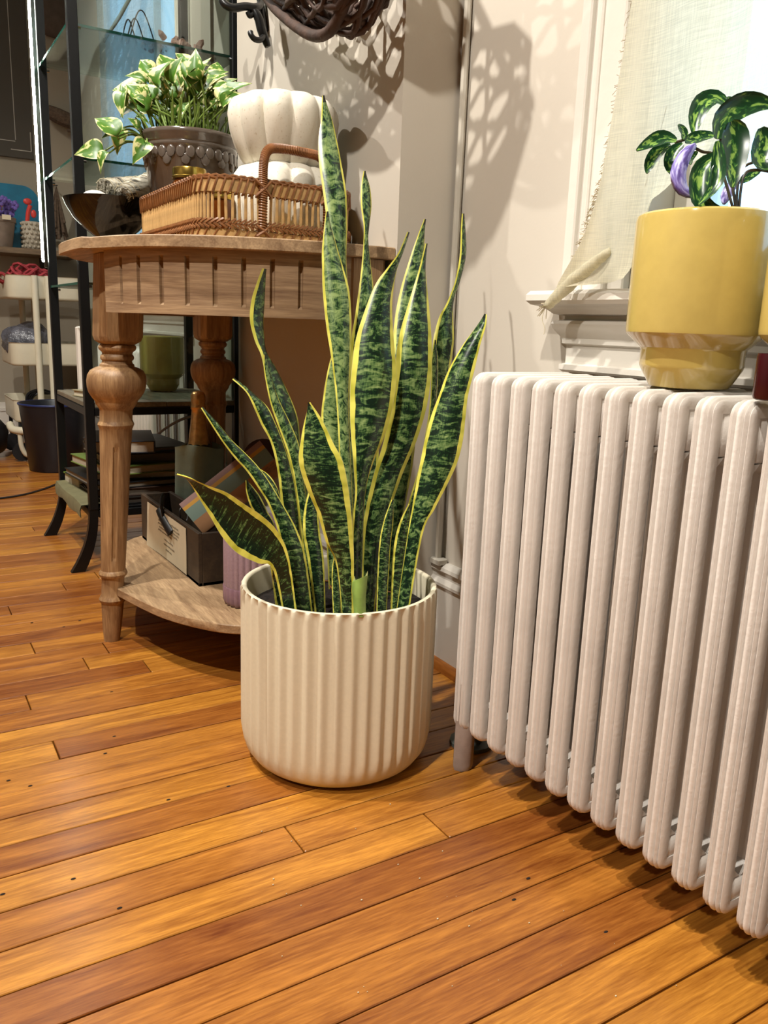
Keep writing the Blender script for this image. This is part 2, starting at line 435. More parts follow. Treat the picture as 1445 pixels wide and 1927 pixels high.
# floor: sub floor + single planks
fl = struct(MB().box((XL, YR, -.05), (1.0, FARY+.1, -.016)).build('floor', M_sub, smooth=False), 'orange oak strip floor')
Y0R, STEP = .526, .0576
joints = {}
for px, py in [(198, 1217), (275, 1251), (53, 1321), (107, 1413), (557, 1582), (822, 1554)]:
    p = onz(px, py, 0); joints.setdefault(int(math.floor((p.y-Y0R)/STEP)), []).append(p.x)
XP0, rows = -1.15, range(-9, 62)
rf = random.Random(21)
def plank(x0, x1, y0, y1):
    g = .0009; dz = rf.uniform(-.0004, .0004)
    o = MB().box((x0+g, y0+g, -.016), (x1-g, y1-g, dz), .0009).build('plank', M_floor, fl, smooth=False)
for k in rows:
    y0 = Y0R+k*STEP; xs = [XP0, .83]
    if k in joints:
        xs += joints[k]
        j = max(joints[k])
        if j < .1: xs.append(j+rf.uniform(.5, .7))
        if min(joints[k]) > .2: xs.append(min(joints[k])-rf.uniform(.7, .9))
    else:
        far = k > 18
        x = XP0+rf.uniform(.15, 1.1)
        while x < .72:
            if not (-2 <= k <= 11 and 0 < x < .62): xs.append(x)
            x += rf.uniform(.55, 1.2)
    xs = sorted(xs)
    for a, b in zip(xs, xs[1:]):
        if b-a > .02: plank(a, b, y0, y0+STEP)
ya, yb = Y0R+rows[0]*STEP, Y0R+(rows[-1]+1)*STEP
rest = MB().box((XL, YR, -.016), (XP0, FARY, 0)).box((XP0, YR, -.016), (.83, ya, 0)).box((XP0, yb, -.016), (.83, FARY, 0))
rest.build('remaining_boards', M_floorfar, fl, smooth=False)['kind'] = 'stuff'

# window wall with two openings
O1 = (-.15, .775, .66, 2.12); O2 = (2.63, 3.36, .66, 2.12)
TH = .16
mb = MB(); ys = [YR, O1[0], O1[1], O2[0], O2[1], FARY]
for i in range(5):
    a, b = ys[i], ys[i+1]
    if i in (1, 3): mb.box((WX, a, 0), (WX+TH, b, O1[2])); mb.box((WX, a, O1[3]), (WX+TH, b, CEIL))
    else: mb.box((WX, a, 0), (WX+TH, b, CEIL))
struct(mb.build('wall_right', M_wall, smooth=False), 'warm beige plaster wall with two windows')
struct(MB().box((PXF, PY0, 0), (WX, PY1, CEIL)).build('wall_pier', M_wall, smooth=False), 'beige plaster pier standing proud of the window wall')
struct(MB().box((XL, FARY, 0), (WX+TH, FARY+.1, CEIL)).build('wall_back', M_farwall, smooth=False), 'dim grey end wall')
struct(MB().box((XL-.1, YR, 0), (XL, FARY, CEIL)).build('wall_left', M_wall2, smooth=False))
struct(MB().box((XL, YR-.1, 0), (WX+TH, YR, CEIL)).build('wall_front', M_wall2, smooth=False))
struct(MB().box((XL, YR, CEIL), (WX+TH, FARY, CEIL+.1)).build('ceiling', M_ceil, smooth=False))

def moulding(prof, ya, yb, x=WX, ends=(0, 0)):
    """profile of (proud, z) run along Y with mitred returns where ends is set"""
    rs = []
    for p, z in prof:
        y0 = ya-(p if ends[0] else 0); y1 = yb+(p if ends[1] else 0)
        rs.append([(x, y0, z), (x, y1, z), (x-p, y1, z), (x-p, y0, z)])
    return MB().rings(rs, cap=True)
BB = [(.016, 0), (.016, .150), (.020, .153), (.020, .158), (.013, .166), (.013, .176), (.018, .180), (.016, .186), (.006, .192)]
struct(moulding(BB, YR, PY0).build('baseboard_right', M_trim, angle=30), 'white painted baseboard')
struct(moulding(BB, PY1, FARY).build('baseboard_alcove', M_trim, angle=30), 'white painted baseboard beyond the pier')
struct(moulding(BB, PY0-.016, PY1, PXF).build('baseboard_pier', M_trim, angle=30), 'white painted baseboard of the pier')
SH = [(.016+.014*math.cos(a), .016*math.sin(a)) for a in [PI/2*i/5 for i in range(6)]]
struct(moulding(SH, YR, PY0-.02).build('trim_1', M_shoe, angle=60), 'oak quarter round along the wall')
struct(moulding(SH, PY0-.045, PY1, PXF).build('trim_2', M_shoe, angle=60), 'oak quarter round along the pier')
b2 = MB()
for p, z0, z1 in ((.016, 0, .15), (.02, .15, .165), (.012, .165, .19)): b2.box((XL, FARY-p, z0), (WX, FARY, z1))
struct(b2.build('baseboard_back', M_trim, smooth=False), 'pale baseboard of the end wall')

def window(name, O, label, ends, sill_y):
    y0, y1, z0, z1 = O
    w = bpy.data.objects.new(name, None); COL.objects.link(w); w.location = (WX, (y0+y1)/2, z0); struct(w, label)
    inv = lambda mb, n, m, **k: mb.build(n, m, w, world=True, **k)
    cw = .098
    for ya, yb, sgn in ((y1, y1+cw, 1), (y0-cw, y0, -1)):
        mb = MB(); e = yb if sgn > 0 else ya
        def strip(a, b, p):      # distance from outer edge
            q = sorted((e-sgn*a, e-sgn*b)); mb.box((WX-p, q[0], .655), (WX, q[1], z1+cw), .002)
        strip(0, .018, .030); strip(.016, .03, .022); strip(.028, .066, .018); strip(.064, .07, .022); strip(.068, cw, .014)
        inv(mb, 'casing', M_trim, angle=30)
    mb = MB(); mb.box((WX-.02, y0-cw, z1), (WX, y1+cw, z1+cw), .003); inv(mb, 'head_casing', M_trim, angle=30)
    AP = [(.020, .548), (.024, .551), (.024, .558), (.018, .560), (.018, .585), (.023, .587), (.023, .594), (.028, .600), (.033, .607), (.035, .613), (.033, .617), (.022, .619)]
    ST = [(.022, .619), (.022, .624), (.033, .626), (.040, .632), (.048, .636), (.056, .638), (.061, .643), (.061, .651), (.057, .656)]
    inv(moulding(AP, sill_y[0], sill_y[1], ends=ends), 'apron', M_trim, angle=30)
    inv(moulding(ST, sill_y[0], sill_y[1], ends=ends), 'sill', M_trim, angle=30)
    jb = MB(); jb.box((WX, y0-.005, z0-.02), (WX+TH, y1+.005, z0)); jb.box((WX, y1-.012, z0), (WX+TH, y1, z1)); jb.box((WX, y0, z0), (WX+TH, y0+.012, z1)); jb.box((WX, y0, z1-.012), (WX+TH, y1, z1))
    inv(jb, 'jamb', M_trim, smooth=False)
    for sx, za, zb in ((WX+.05, z0, (z0+z1)/2+.02), (WX+.09, (z0+z1)/2-.02, z1)):
        sa = MB(); yi0, yi1 = y0+.012, y1-.012; t = .032
        sa.box((sx, yi0, za), (sx+t, yi0+.045, zb), .003).box((sx, yi1-.045, za), (sx+t, yi1, zb), .003)
        sa.box((sx, yi0+.04, za), (sx+t, yi1-.04, za+.06), .003).box((sx, yi0+.04, zb-.04), (sx+t, yi1-.04, zb), .003)
        so = inv(sa, 'sash', M_trim, angle=30)
        g = MB().box((sx+.012, yi0+.04, za+.05), (sx+.016, yi1-.04, zb-.03)).build('pane', M_pane, so, smooth=False)
        g.matrix_parent_inverse = Matrix.Identity(4)
    return w
window('window_1', O1, 'white painted window above the near radiator', (0, 1), (-.3, .845))
window('window_2', O2, 'white painted window beyond the glass shelving', (1, 1), (2.56, 3.43))

# white cable conduit in the corner of the pier
c = MB().tube([(.826, PY0-.012, 2.4), (.826, PY0-.012, .9), (.826, PY0-.010, .6), (.823, PY0-.012, .2)], .006, 8)
c.box((.812, PY0-.03, .188), (.833, PY0-.002, .2), .002)
tag(c.build('cable_conduit', M_conduit), 'white painted cable conduit running down the wall corner', 'conduit')

# ================================================================== near radiator
def rad_section_meshes(xf, xb, zb, zt):
    hp = [(.0110, -.0150), (.0116, -.0110), (.0118, -.0070), (.0113, -.0040), (.0100, -.0022), (.0090, -.0028), (.0082, -.0064), (.0072, -.0014), (.0060, -.0002), (.0048, -.0014), (.0038, -.0064), (.0026, -.0010), (.0008, .0004)]
    prof = [(-y, o) for y, o in hp] + [(y, o) for y, o in reversed(hp)]
    r = .015; path = []
    for cx, cz, a0 in ((xb-r, zt-r, 0), (xf+r, zt-r, PI/2), (xf+r, zb+r, PI), (xb-r, zb+r, 1.5*PI)):
        for i in range(7):
            a = a0+PI/2*i/6; path.append((cx+r*math.cos(a), cz+r*math.sin(a), math.cos(a), math.sin(a)))
    rs = [[(x+o*nx, y, z+o*nz) for y, o in prof] for x, z, nx, nz in path]
    ring = MB().rings(rs, loop=True)
    def col(mb, x0, x1):
        rr = []
        for z in (zb+.012, zt-.012):
            rr.append([(x0, -.004, z), (x0+.005, -.0110, z), (x1-.005, -.0110, z), (x1, -.004, z), (x1, .004, z), (x1-.005, .0110, z), (x0+.005, .0110, z), (x0, .004, z)])
        mb.rings(rr, cap=True)
    G = .022; CW = .0150; d = (xb-xf-2*CW-3*G)/2
    col(ring, xf+CW+G, xf+CW+G+d); col(ring, xf+CW+2*G+d, xf+CW+2*G+2*d)
    # headers with rounded slot ends
    for z0, z1 in ((zt-.056, zt-.012), (zb+.012, zb+.040)):
        ring.box((xf+.012, -.0102, z0), (xb-.012, .0102, z1), .002)
    for i in range(3):
        xs = xf+CW+i*(d+G)
        for z, s in ((zt-.056, -1), (zb+.040, 1)):
            for sx in (0, 1):
                xa = xs if sx == 0 else xs+G; q = 1 if sx == 0 else -1
                ring.add([(xa, y, z) for y in (-.0102, .0102)]+[(xa+q*.0095, y, z) for y in (-.0102, .0102)]+[(xa, y, z+s*.0095) for y in (-.0102, .0102)],
                         [(0, 2, 4), (1, 5, 3), (2, 3, 5, 4)])
    return ring.mesh('radiator_section', angle=48)
def radiator(root, xf, xb, zb, zt, ylist, legs):
    me = rad_section_meshes(xf, xb, zb, zt); me.materials.append(M_rad)
    for i, y in enumerate(ylist):
        o = obj('radiator_section', me, root); o.location = (0, y-root.location.y, 0) if True else None
        o.location = Vector((0, y, 0))-root.location
        if i in legs:
            for xc in (xf+.016, xb-.016):
                lg = MB(); rr = []
                for z, s in ((0, .85), (.008, 1.0), (.06, .98), (.13, .93)):
                    w, q = .0150*s, .0125*s
                    rr.append([(xc+w*math.cos(a)*(1.15 if abs(math.cos(a)) > .9 else 1), q*math.sin(a)*1.05, z) for a in [PI/4*k for k in range(8)]])
                lg.rings(rr, cap=True); l = lg.build('leg', M_radfoot, o)
                l.location = (0, 0, 0)
    ym, yM = min(ylist), max(ylist)
    for z in (zt-.03, zb+.026):
        h = MB().tube([(((xf+xb)/2), ym-.01, z), (((xf+xb)/2), yM+.01, z)], .0085, 12).build('connecting_hub', M_rad, root)
        h.location = -Vector(root.location)
RYS = [.822-.0374*k for k in range(24)]
rt = thing('cast_iron_radiator', (.71, .4, 0), 'white painted cast iron radiator under the curtained window', 'radiator')
radiator(rt, .632, .797, .062, .549, RYS, (0, 23))
v = MB().tube([(.72, .838, .085), (.72, .872, .085)], .016, 12).tube([(.70, .872, 0), (.70, .872, .05), (.71, .872, .085), (.72, .872, .12)], .017, 12).tube([(.70, .872, .0), (.70, .872, .006)], .032, 14)
v.tube([(.70, .872, .05), (.70, .872, .075)], .024, 8)
vo = v.build('valve', M_valve, rt); vo.location = -Vector(rt.location); vo['label'] = 'grey radiator valve on its floor pipe'
# ================================================================== planter and snake plant
PC = (.516, .954); PR, PH = .136, .254
def flute(a, z):
    k = .5+.5*math.cos(a*44)
    t = max(0, min(1, (z-.022)/.02))*max(0, min(1, (PH-.0025-z)/.0015))
    return 1-.034*t*(k**.8)
mb = MB()
prof = [(.100, 0), (.112, .003), (.122, .010), (.130, .022), (.134, .036)] + [(PR, .05+i*(PH-.07)/6) for i in range(7)] + [(PR, PH-.012), (PR, PH-.004), (PR-.002, PH-.001), (PR-.005, PH), (PR-.008, PH-.0015), (PR-.009, PH-.004), (PR-.010, PH-.06), (PR-.014, .04), (.09, .02)]
mb.lathe(prof, 440, lambda a, z: 1, cap=True)
# apply the fluting to the outer wall only
nout = 14; n = 440
vs = []
for i, (x, y, z) in enumerate(mb.v):
    ring, k = divmod(i, n)
    if ring < nout:
        s = flute(2*PI*k/n, z); vs.append((x*s, y*s, z))
    else: vs.append((x, y, z))
mb.v = vs
pt = thing('fluted_planter', (*PC, 0), 'large cream fluted planter on the floor holding the snake plant', 'planter')
mb.build('pot_body', M_cream, pt, angle=60)
sl = MB(); rs = []
for i, r in enumerate((.002, .03, .06, .09, .112, .1255)):
    rs.append([(r*math.cos(2*PI*k/48), r*math.sin(2*PI*k/48), .216+rnd.uniform(-.004, .004)*(i < 5)) for k in range(48)])
sl.rings(rs); sl.v = sl.v
s_o = sl.build('soil', M_soil, pt); s_o['label'] = 'dark potting soil'
mf = MB()
for i in range(26):
    a = rnd.uniform(0, 2*PI); r = rnd.uniform(.06, .12); x, y = r*math.cos(a), r*math.sin(a)
    p = [Vector((x+rnd.uniform(-.012, .012), y+rnd.uniform(-.012, .012), .219+rnd.uniform(0, .008))) for _ in range(4)]
    mf.tube(catmull(p, 4), .0012, 4)
mf.build('soil_fibres', M_rattand, pt)['kind'] = 'stuff'

snake = thing('snake_plant', (*PC, .216), 'tall snake plant with yellow edged banded leaves in the cream planter', 'plant')
def snake_leaf(base_px, d0, d1, st, cup=.12, tilt=.0, thick=.003, lite=.4):
    """st: (lx,ly,rx,ry) from the tip downwards; base at soil height; d0 depth at base, d1 at tip"""
    py = 1100
    for _ in range(20):
        z = at(base_px[0], py, d0).z; py += (z-.205)/(.00065*d0)*.6
    bw = base_px[1]
    st = st + [(base_px[0]-bw, py, base_px[0]+bw, py)]
    yt = (st[0][1]+st[0][3])/2; n = len(st); Lp = []; Rp = []
    ln = [0]
    for a, b in zip(st, st[1:]): ln.append(ln[-1]+math.hypot((a[0]+a[2]-b[0]-b[2])/2, (a[1]+a[3]-b[1]-b[3])/2))
    for i, s in enumerate(st):
        f = ln[i]/ln[-1]; d = d1+(d0-d1)*f
        tl = (tilt[i] if isinstance(tilt, (list, tuple)) and i < len(tilt) else (tilt if not isinstance(tilt, (list, tuple)) else 0))
        Lp.append(at(s[0], s[1], d-tl)); Rp.append(at(s[2], s[3], d+tl))
    mbx = blade(list(reversed(Lp)), list(reversed(Rp)), thick, cup, 9, 5)
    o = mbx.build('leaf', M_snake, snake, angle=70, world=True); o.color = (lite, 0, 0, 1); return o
T = lambda x, y: (x-1, y, x+1, y)
LV = [
 # A tallest
 ((655, 10), 1.19, 1.24, [T(607, 180), (604, 222, 624, 222), (599, 264, 634, 264), (600, 305, 642, 305), (607, 357, 651, 357), (613, 400, 653, 400), (620, 440, 653, 440), (628, 500, 652, 500), (634, 600, 660, 600), (638, 750, 668, 750), (642, 920, 670, 920)], .10, .006),
 # B in front of A
 ((648, 11), 1.15, 1.17, [T(614, 398), (606, 464, 634, 464), (606, 507, 647, 507), (607, 545, 657, 545), (611, 590, 661, 590), (616, 630, 661, 630), (624, 680, 660, 680), (633, 760, 656, 760), (638, 860, 660, 860), (640, 980, 664, 980)], .16, .004),
 # C
 ((694, 10), 1.20, 1.22, [T(685, 322), (679, 351, 696, 351), (679, 388, 699, 388), (684, 424, 695, 424), (684, 450, 693, 450), (681, 492, 697, 492), (675, 544, 703, 544), (667, 600, 706, 600), (660, 650, 710, 650), (658, 760, 712, 760), (668, 920, 712, 920)], .10, .004),
 # D thin curled
 ((572, 10), 1.14, 1.11, [T(494, 505), (482, 535, 498, 535), (473, 565, 498, 570), (470, 601, 496, 605), (479, 640, 497, 642), (491, 668, 500, 667), (498, 700, 520, 695), (508, 740, 545, 745), (522, 790, 561, 790), (540, 850, 566, 850), (552, 940, 580, 940)], .16, .012),
 # D2 strip beside D
 ((590, 8), 1.12, 1.09, [T(497, 668), (497, 700, 508, 700), (509, 760, 524, 750), (528, 815, 548, 800), (545, 865, 566, 850), (556, 920, 574, 920), (566, 1000, 588, 1000)], .14, .004),
 # E
 ((548, 10), 1.12, 1.07, [T(438, 714), (463, 738, 470, 736), (479, 770, 502, 764), (492, 800, 518, 795), (509, 832, 532, 830), (521, 880, 548, 880), (528, 940, 560, 940), (535, 1020, 566, 1020)], .12, .006),
 # F big centre
 ((668, 11), 1.09, 1.08, [T(767, 436), (749, 476, 757, 476), (728, 505, 747, 508), (708, 532, 742, 535), (690, 574, 738, 577), (670, 636, 741, 640), (661, 700, 746, 705), (658, 765, 739, 765), (661, 829, 722, 825), (666, 880, 702, 872), (668, 930, 688, 925), (662, 1000, 684, 1000)], .14, .005),
 # G front middle
 ((657, 9), 1.03, .99, [T(583, 757), (571, 800, 606, 790), (565, 835, 628, 835), (562, 868, 645, 868), (574, 912, 655, 915), (597, 966, 661, 966), (613, 1020, 665, 1020), (634, 1070, 666, 1070)], .14, -.004),
 # H big right of centre
 ((690, 13), 1.12, 1.12, [T(801, 458), (788, 507, 801, 507), (768, 572, 807, 572), (750, 636, 812, 636), (742, 700, 812, 700), (734, 765, 803, 765), (722, 829, 784, 829), (703, 893, 757, 893), (688, 958, 735, 958), (680, 1022, 720, 1022)], .14, .004),
 # I behind H
 ((728, 10), 1.20, 1.22, [T(799, 412), (786, 443, 799, 443), (771, 486, 798, 486), (752, 550, 796, 550), (741, 614, 795, 614), (736, 700, 790, 700), (730, 850, 780, 850), (726, 980, 758, 980)], .10, .004),
 # J right twisted
 ((756, 10), 1.19, 1.20, [T(870, 402), (867, 430, 875, 430), (865, 480, 877, 480), (857, 525, 866, 527), (848, 552, 856, 555), (838, 575, 853, 578), (826, 597, 853, 600), (815, 640, 854, 645), (812, 700, 846, 700), (806, 780, 836, 780), (785, 900, 820, 900), (766, 1000, 792, 1000)], .12, .005),
 # K big right
 ((752, 12), 1.09, 1.05, [T(915, 592), (895, 616, 914, 614), (867, 655, 903, 652), (842, 700, 892, 700), (826, 743, 881, 743), (810, 786, 876, 786), (799, 829, 871, 829), (790, 872, 860, 872), (782, 915, 840, 915), (775, 958, 818, 958), (766, 1010, 794, 1010)], .12, -.005),
 # L broad, leaning left
 ((552, 12), 1.05, .99, [T(332, 893), (352, 903, 358, 900), (374, 937, 392, 914), (397, 975, 427, 927), (420, 1013, 462, 950), (448, 1042, 492, 970), (485, 1060, 522, 1000), (515, 1075, 545, 1055)], -.10, -.004),
 # M thin then wide, left
 ((578, 14), 1.07, 1.02, [T(379, 768), (396, 797, 409, 795), (416, 828, 434, 826), (440, 860, 462, 853), (462, 884, 484, 876), (485, 917, 506, 905), (505, 950, 530, 945), (523, 1000, 560, 1000), (536, 1060, 577, 1058)], .14, .004),
 # M2 pale fold
 ((586, 8), 1.10, 1.05, [T(455, 868), (470, 885, 480, 878), (490, 905, 505, 893), (507, 930, 522, 918), (520, 960, 533, 955), (540, 1010, 556, 1010)], .12, .003),
 # N small dark
 ((530, 8), 1.11, 1.06, [T(463, 904), (463, 925, 474, 914), (470, 950, 490, 935), (484, 975, 503, 962), (500, 1010, 520, 1005)], .12, .003),
 # O pale patterned behind
 ((628, 9), 1.22, 1.22, [T(634, 640), (618, 690, 640, 690), (609, 740, 643, 740), (604, 790, 643, 800), (606, 880, 645, 880), (612, 980, 646, 980)], .12, .003),
 # P small right
 ((742, 9), 1.10, 1.08, [T(770, 948), (755, 975, 772, 975), (744, 1010, 770, 1015), (738, 1060, 762, 1060)], .12, .003),
 # S, T dark middle left
 ((604, 9), 1.10, 1.10, [T(590, 900), (574, 950, 597, 945), (570, 1000, 602, 1000), (580, 1060, 610, 1060)], .12, .003),
 ((566, 9), 1.13, 1.12, [T(552, 870), (540, 920, 562, 920), (536, 980, 564, 980), (545, 1050, 572, 1050)], .12, .003),
 ((536, 8), 1.09, 1.06, [T(518, 1050), (511, 1080, 526, 1080), (516, 1110, 534, 1110)], .12, .002),
 # U thin strip by H
 ((740, 8), 1.17, 1.17, [T(818, 640), (811, 680, 824, 680), (810, 743, 822, 743), (796, 850, 812, 850), (760, 980, 785, 980)], .10, .002),
 ((716, 9), 1.08, 1.07, [T(738, 940), (722, 980, 740, 980), (712, 1040, 734, 1040)], .12, .002),
 ((636, 7), 1.06, 1.05, [T(640, 1010), (628, 1050, 640, 1050), (624, 1090, 640, 1090)], .12, .002),
]
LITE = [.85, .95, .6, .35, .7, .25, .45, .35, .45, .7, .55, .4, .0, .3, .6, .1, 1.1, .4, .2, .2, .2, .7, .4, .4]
for (bp, d0, d1, st, cup, tl), li in zip(LV, LITE): snake_leaf(bp, d0, d1, st, cup, tl, lite=li)
# the cut stub in front
d = 1.015
stub = [(667, 1160, 689, 1160), (664, 1130, 688, 1130), (662, 1106, 690, 1106), (663, 1094, 692, 1082)]
Lp = [at(a, b, d) for a, b, _, _ in stub]; Rp = [at(c_, e, d) for _, _, c_, e in stub]
sb = blade(Lp, Rp, .006, .3, 9, 4).build('cut_leaf', flat('pale_leaf', '#7f9a4a', .35, var=.25, scale=40), snake, angle=70, world=True)

for a_, b_, c_ in (((663, 1096), (667, 1084), (670, 1097)), ((683, 1094), (692, 1074), (691, 1092))):
    pp = [at(*a_, d), at(*b_, d-.002), at(*c_, d)]; bk_ = [p+CF*.003 for p in pp]
    MB().add(pp+bk_, [(0, 1, 2), (5, 4, 3), (0, 3, 4, 1), (1, 4, 5, 2), (2, 5, 3, 0)]).build('torn_edge', flat('torn_leaf', '#c9cf8e', .5), snake, world=True, smooth=False)
sb['label'] = 'pale stub of a cut off leaf'
# ================================================================== demilune table
YC = 1.53
def mirror(pts): return [(x, 2*YC-y) for x, y in reversed(pts)]
def smooth2(pts, n=6): return [(p.x, p.y) for p in catmull([(x, y, 0) for x, y in pts], n)]
bow = smooth2([(.300, 1.426), (.336, 1.332), (.399, 1.257), (.487, 1.205), (.587, 1.172), (.655, 1.166)])
near = [(.282, YC), (.283, 1.47), (.287, 1.431)] + bow + [(.672, 1.170), (.688, 1.166), (PXF-.001, 1.168)]
tb = thing('demilune_table', (.5, YC, 0), 'half round mango wood console table with turned legs against the pier', 'table')
bld = lambda mb, n, m, p=None, **k: mb.build(n, m, p or tb, world=True, **k)
out = near+mirror(near)[:-1]
bld(MB().prism(list(reversed(out)), .706, .725, .0015), 'tabletop', M_tab, angle=35)
# aprons with routed flutes
def apron(path, grooves):
    P = [Vector((x, y)) for x, y in path]; acc = [0]
    for a, b in zip(P, P[1:]): acc.append(acc[-1]+(b-a).length)
    def pt(s):
        s = max(0, min(acc[-1], s))
        for i in range(len(P)-1):
            if s <= acc[i+1] or i == len(P)-2:
                t = (s-acc[i])/(acc[i+1]-acc[i]); d = (P[i+1]-P[i]).normalized(); return P[i].lerp(P[i+1], t), Vector((-d.y, d.x))
    ss = [(a, 0) for a in acc]
    for g in grooves:
        ss = [q for q in ss if abs(q[0]-g) > .0045 or q[0] in (0, acc[-1])]
        ss += [(g-.0040, 0), (g-.0030, 1.3), (g, 1.7), (g+.0030, 1.3), (g+.0040, 0)]
    ss.sort(); zs = [(.608, 0), (.622, 0), (.626, 1), (.660, 1), (.692, 1), (.696, 0), (.7065, 0)]
    rs = []
    for s, k in ss:
        p, nrm = pt(s); ring = [(p.x+nrm.x*(.0045*k*q), p.y+nrm.y*(.0045*k*q), z) for z, q in zs]
        b = p+nrm*.02
        ring += [(b.x, b.y, .7065), (b.x, b.y, .608)]
        rs.append(ring)
    return MB().rings(rs, cap=True)
ap = smooth2([(.321, 1.428), (.350, 1.342), (.411, 1.270), (.495, 1.219), (.590, 1.186), (.660, 1.180)])
gr = [.052+.0437*i for i in range(9)]
bld(apron(ap, gr), 'apron', M_tabh, angle=30)
apm = apron(ap[14:], [.03+.0437*i for i in range(7)]); apm.v = [(x, 2*YC-y, z) for x, y, z in apm.v]; apm.f = [tuple(reversed(q)) for q in apm.f]
bld(apm, 'apron', M_tabh, angle=30)
bld(MB().box((PXF-.03, 1.2, .62), (PXF-.01, 2*YC-1.2, .706), .002), 'back_rail', M_tab, smooth=False)
# lower shelf
sb_ = smooth2([(.333, 1.500), (.372, 1.352), (.419, 1.262), (.470, 1.210), (.56, 1.176), (.655, 1.170)])
nears = [(.352, YC), (.350, 1.512), (.338, 1.503)] + sb_ + [(PXF-.02, 1.172)]
bld(MB().prism(list(reversed(nears+mirror(nears)[:-1])), .092, .108, .0015), 'lower_shelf', M_tab, angle=35)
# turned legs
LP = [(.0145, 0), (.0175, .03), (.0205, .075), (.0228, .078), (.0248, .083), (.0228, .088), (.0205, .092), (.0205, .122), (.0215, .127), (.0245, .129), (.0258, .133), (.0245, .137), (.0222, .140)]
LP += [(.0222+.0063*i/13, .146+(.404-.146)*i/13) for i in range(14)]
LP += [(.030, .407), (.0318, .412), (.030, .417), (.0285, .420), (.0285, .438), (.0300, .441), (.0355, .449), (.0362, .452), (.0375, .455), (.0425, .461), (.0480, .470), (.0505, .479), (.0515, .490), (.0500, .500), (.0455, .508), (.0370, .513), (.0300, .515), (.0295, .519), (.0265, .521), (.0255, .525), (.0285, .528), (.0290, .531), (.0280, .534), (.0255, .537), (.0270, .541), (.0312, .544), (.0325, .548), (.0312, .552), (.0270, .555)]
def leg_mesh(lean, face):
    def gmod(a, z):
        if not .160 < z < .375: return 1
        e = min(1, (z-.160)/.006, (.375-z)/.006)
        d = min(abs((a-face-k*PI/2+PI) % (2*PI)-PI) for k in range(4))
        return 1-.15*e if d < .16 else 1
    mb = MB(); L2 = []
    for (r, z) in LP: L2.append((r, z))
    L2 += [(.0228, z) for z in ()]
    zz = sorted(set([z for _, z in L2] + [.161, .168, .366, .374]))
    def rad(z):
        for (r0, z0), (r1, z1) in zip(L2, L2[1:]):
            if z0 <= z <= z1: return r0+(r1-r0)*(z-z0)/max(1e-9, z1-z0)
        return L2[-1][0]
    mb.lathe([(rad(z), z) for z in zz], 80, gmod)
    # chamfered square block with lamb's tongue ends
    b = .0375; c = .011; rr = []
    for z, s in ((.554, .72), (.560, .93), (.568, 1), (.705, 1)):
        q = b*s; rr.append([(-q+c, -q, z), (q-c, -q, z), (q, -q+c, z), (q, q-c, z), (q-c, q, z), (-q+c, q, z), (-q, q-c, z), (-q, -q+c, z)])
    mb.rings(rr, cap=True)
    mb.v = [(x+lean[0]*z, y+lean[1]*z, z) for x, y, z in mb.v]
    me = mb.mesh('leg', angle=32); me.materials.append(M_tabv); return me
for (x, y), lean, fc in (((.327, 1.512), (.052, -.012), -1.74), ((.675, 1.215), (0, 0), -1.9), ((.650, 1.842), (0, 0), -1.9)):
    o = obj('leg', leg_mesh(lean, fc), tb); o.location = Vector((x, y, 0))-tb.location

# ================================================================== things on the table top
# woven tray
TX0, TX1, TY0, TY1, TR = .436, .700, 1.262, 1.655, .05
def tray_path(off=0, n=7):
    pts = []
    for cx, cy, a0 in ((TX0+TR, TY0+TR, PI), (TX1-TR, TY0+TR, 1.5*PI), (TX1-TR, TY1-TR, 0), (TX0+TR, TY1-TR, PI/2)):
        pts += arc((cx, cy), TR+off, a0, a0+PI/2, n)
    return pts
def walk(path, step, phase=0):
    P = [Vector((x, y)) for x, y in path]; P.append(P[0]); res = []; s = phase; acc = 0
    for a, b in zip(P, P[1:]):
        L = (b-a).length
        while s < acc+L:
            t = (s-acc)/L; d = (b-a).normalized(); res.append((a.lerp(b, t), d)); s += step(a.lerp(b, t)) if callable(step) else step
        acc += L
    return res
tr = thing('rattan_tray', ((TX0+TX1)/2, (TY0+TY1)/2, .7255), 'woven rattan tray basket with a looped side handle on the table', 'tray')
tbd = lambda mb, n, m, **k: mb.build(n, m, tr, world=True, **k)
tbd(MB().prism(tray_path(-.004), .7262, .7325, .001), 'tray_base', M_rattan, smooth=False)
sm = MB().tube([(0, 0, .731), (0, 0, .802)], .0024, 6).mesh('slat'); sm.materials.append(M_rattan)
stp = lambda p: .0068 if p.x < TX0+.012 else .0105
for p, d in walk(tray_path(), stp):
    o = obj('slat', sm, tr); o.location = Vector((p.x, p.y, 0))-tr.location
    o.rotation_euler = (rnd.uniform(-.03, .03), rnd.uniform(-.03, .03), 0)
    o.location.x -= o.rotation_euler.y*.77; o.location.y += o.rotation_euler.x*.77
def band(z0, z1, t, off=0):
    rs = []
    for (p, d) in walk(tray_path(off), .012):
        n = Vector((d.y, -d.x)); a, b = p+n*t, p-n*t
        rs.append([(a.x, a.y, z0), (a.x, a.y, z1), (b.x, b.y, z1), (b.x, b.y, z0)])
    return MB().rings(rs, loop=True)
tbd(band(.794, .8135, .0034), 'rim_band', M_rattan, angle=40)
tbd(band(.727, .739, .0034), 'foot_band', M_rattan, angle=40)
def wraps(z0, z1, pitch, t, r, lean=.004):
    mb = MB()
    for p, d in walk(tray_path(), pitch):
        n = Vector((d.y, -d.x)); pts = []
        for k, (u, w) in enumerate(((1, 0), (1, .5), (1, 1), (0, 1.12), (-1, 1), (-1, 0), (0, -.12))):
            q = p+n*(t*u)+d*(lean*(w-.5)*2*(1 if u >= 0 else -1)); pts.append((q.x, q.y, z0+(z1-z0)*w))
        mb.tube(pts, r, 4, loop=True)
    return mb
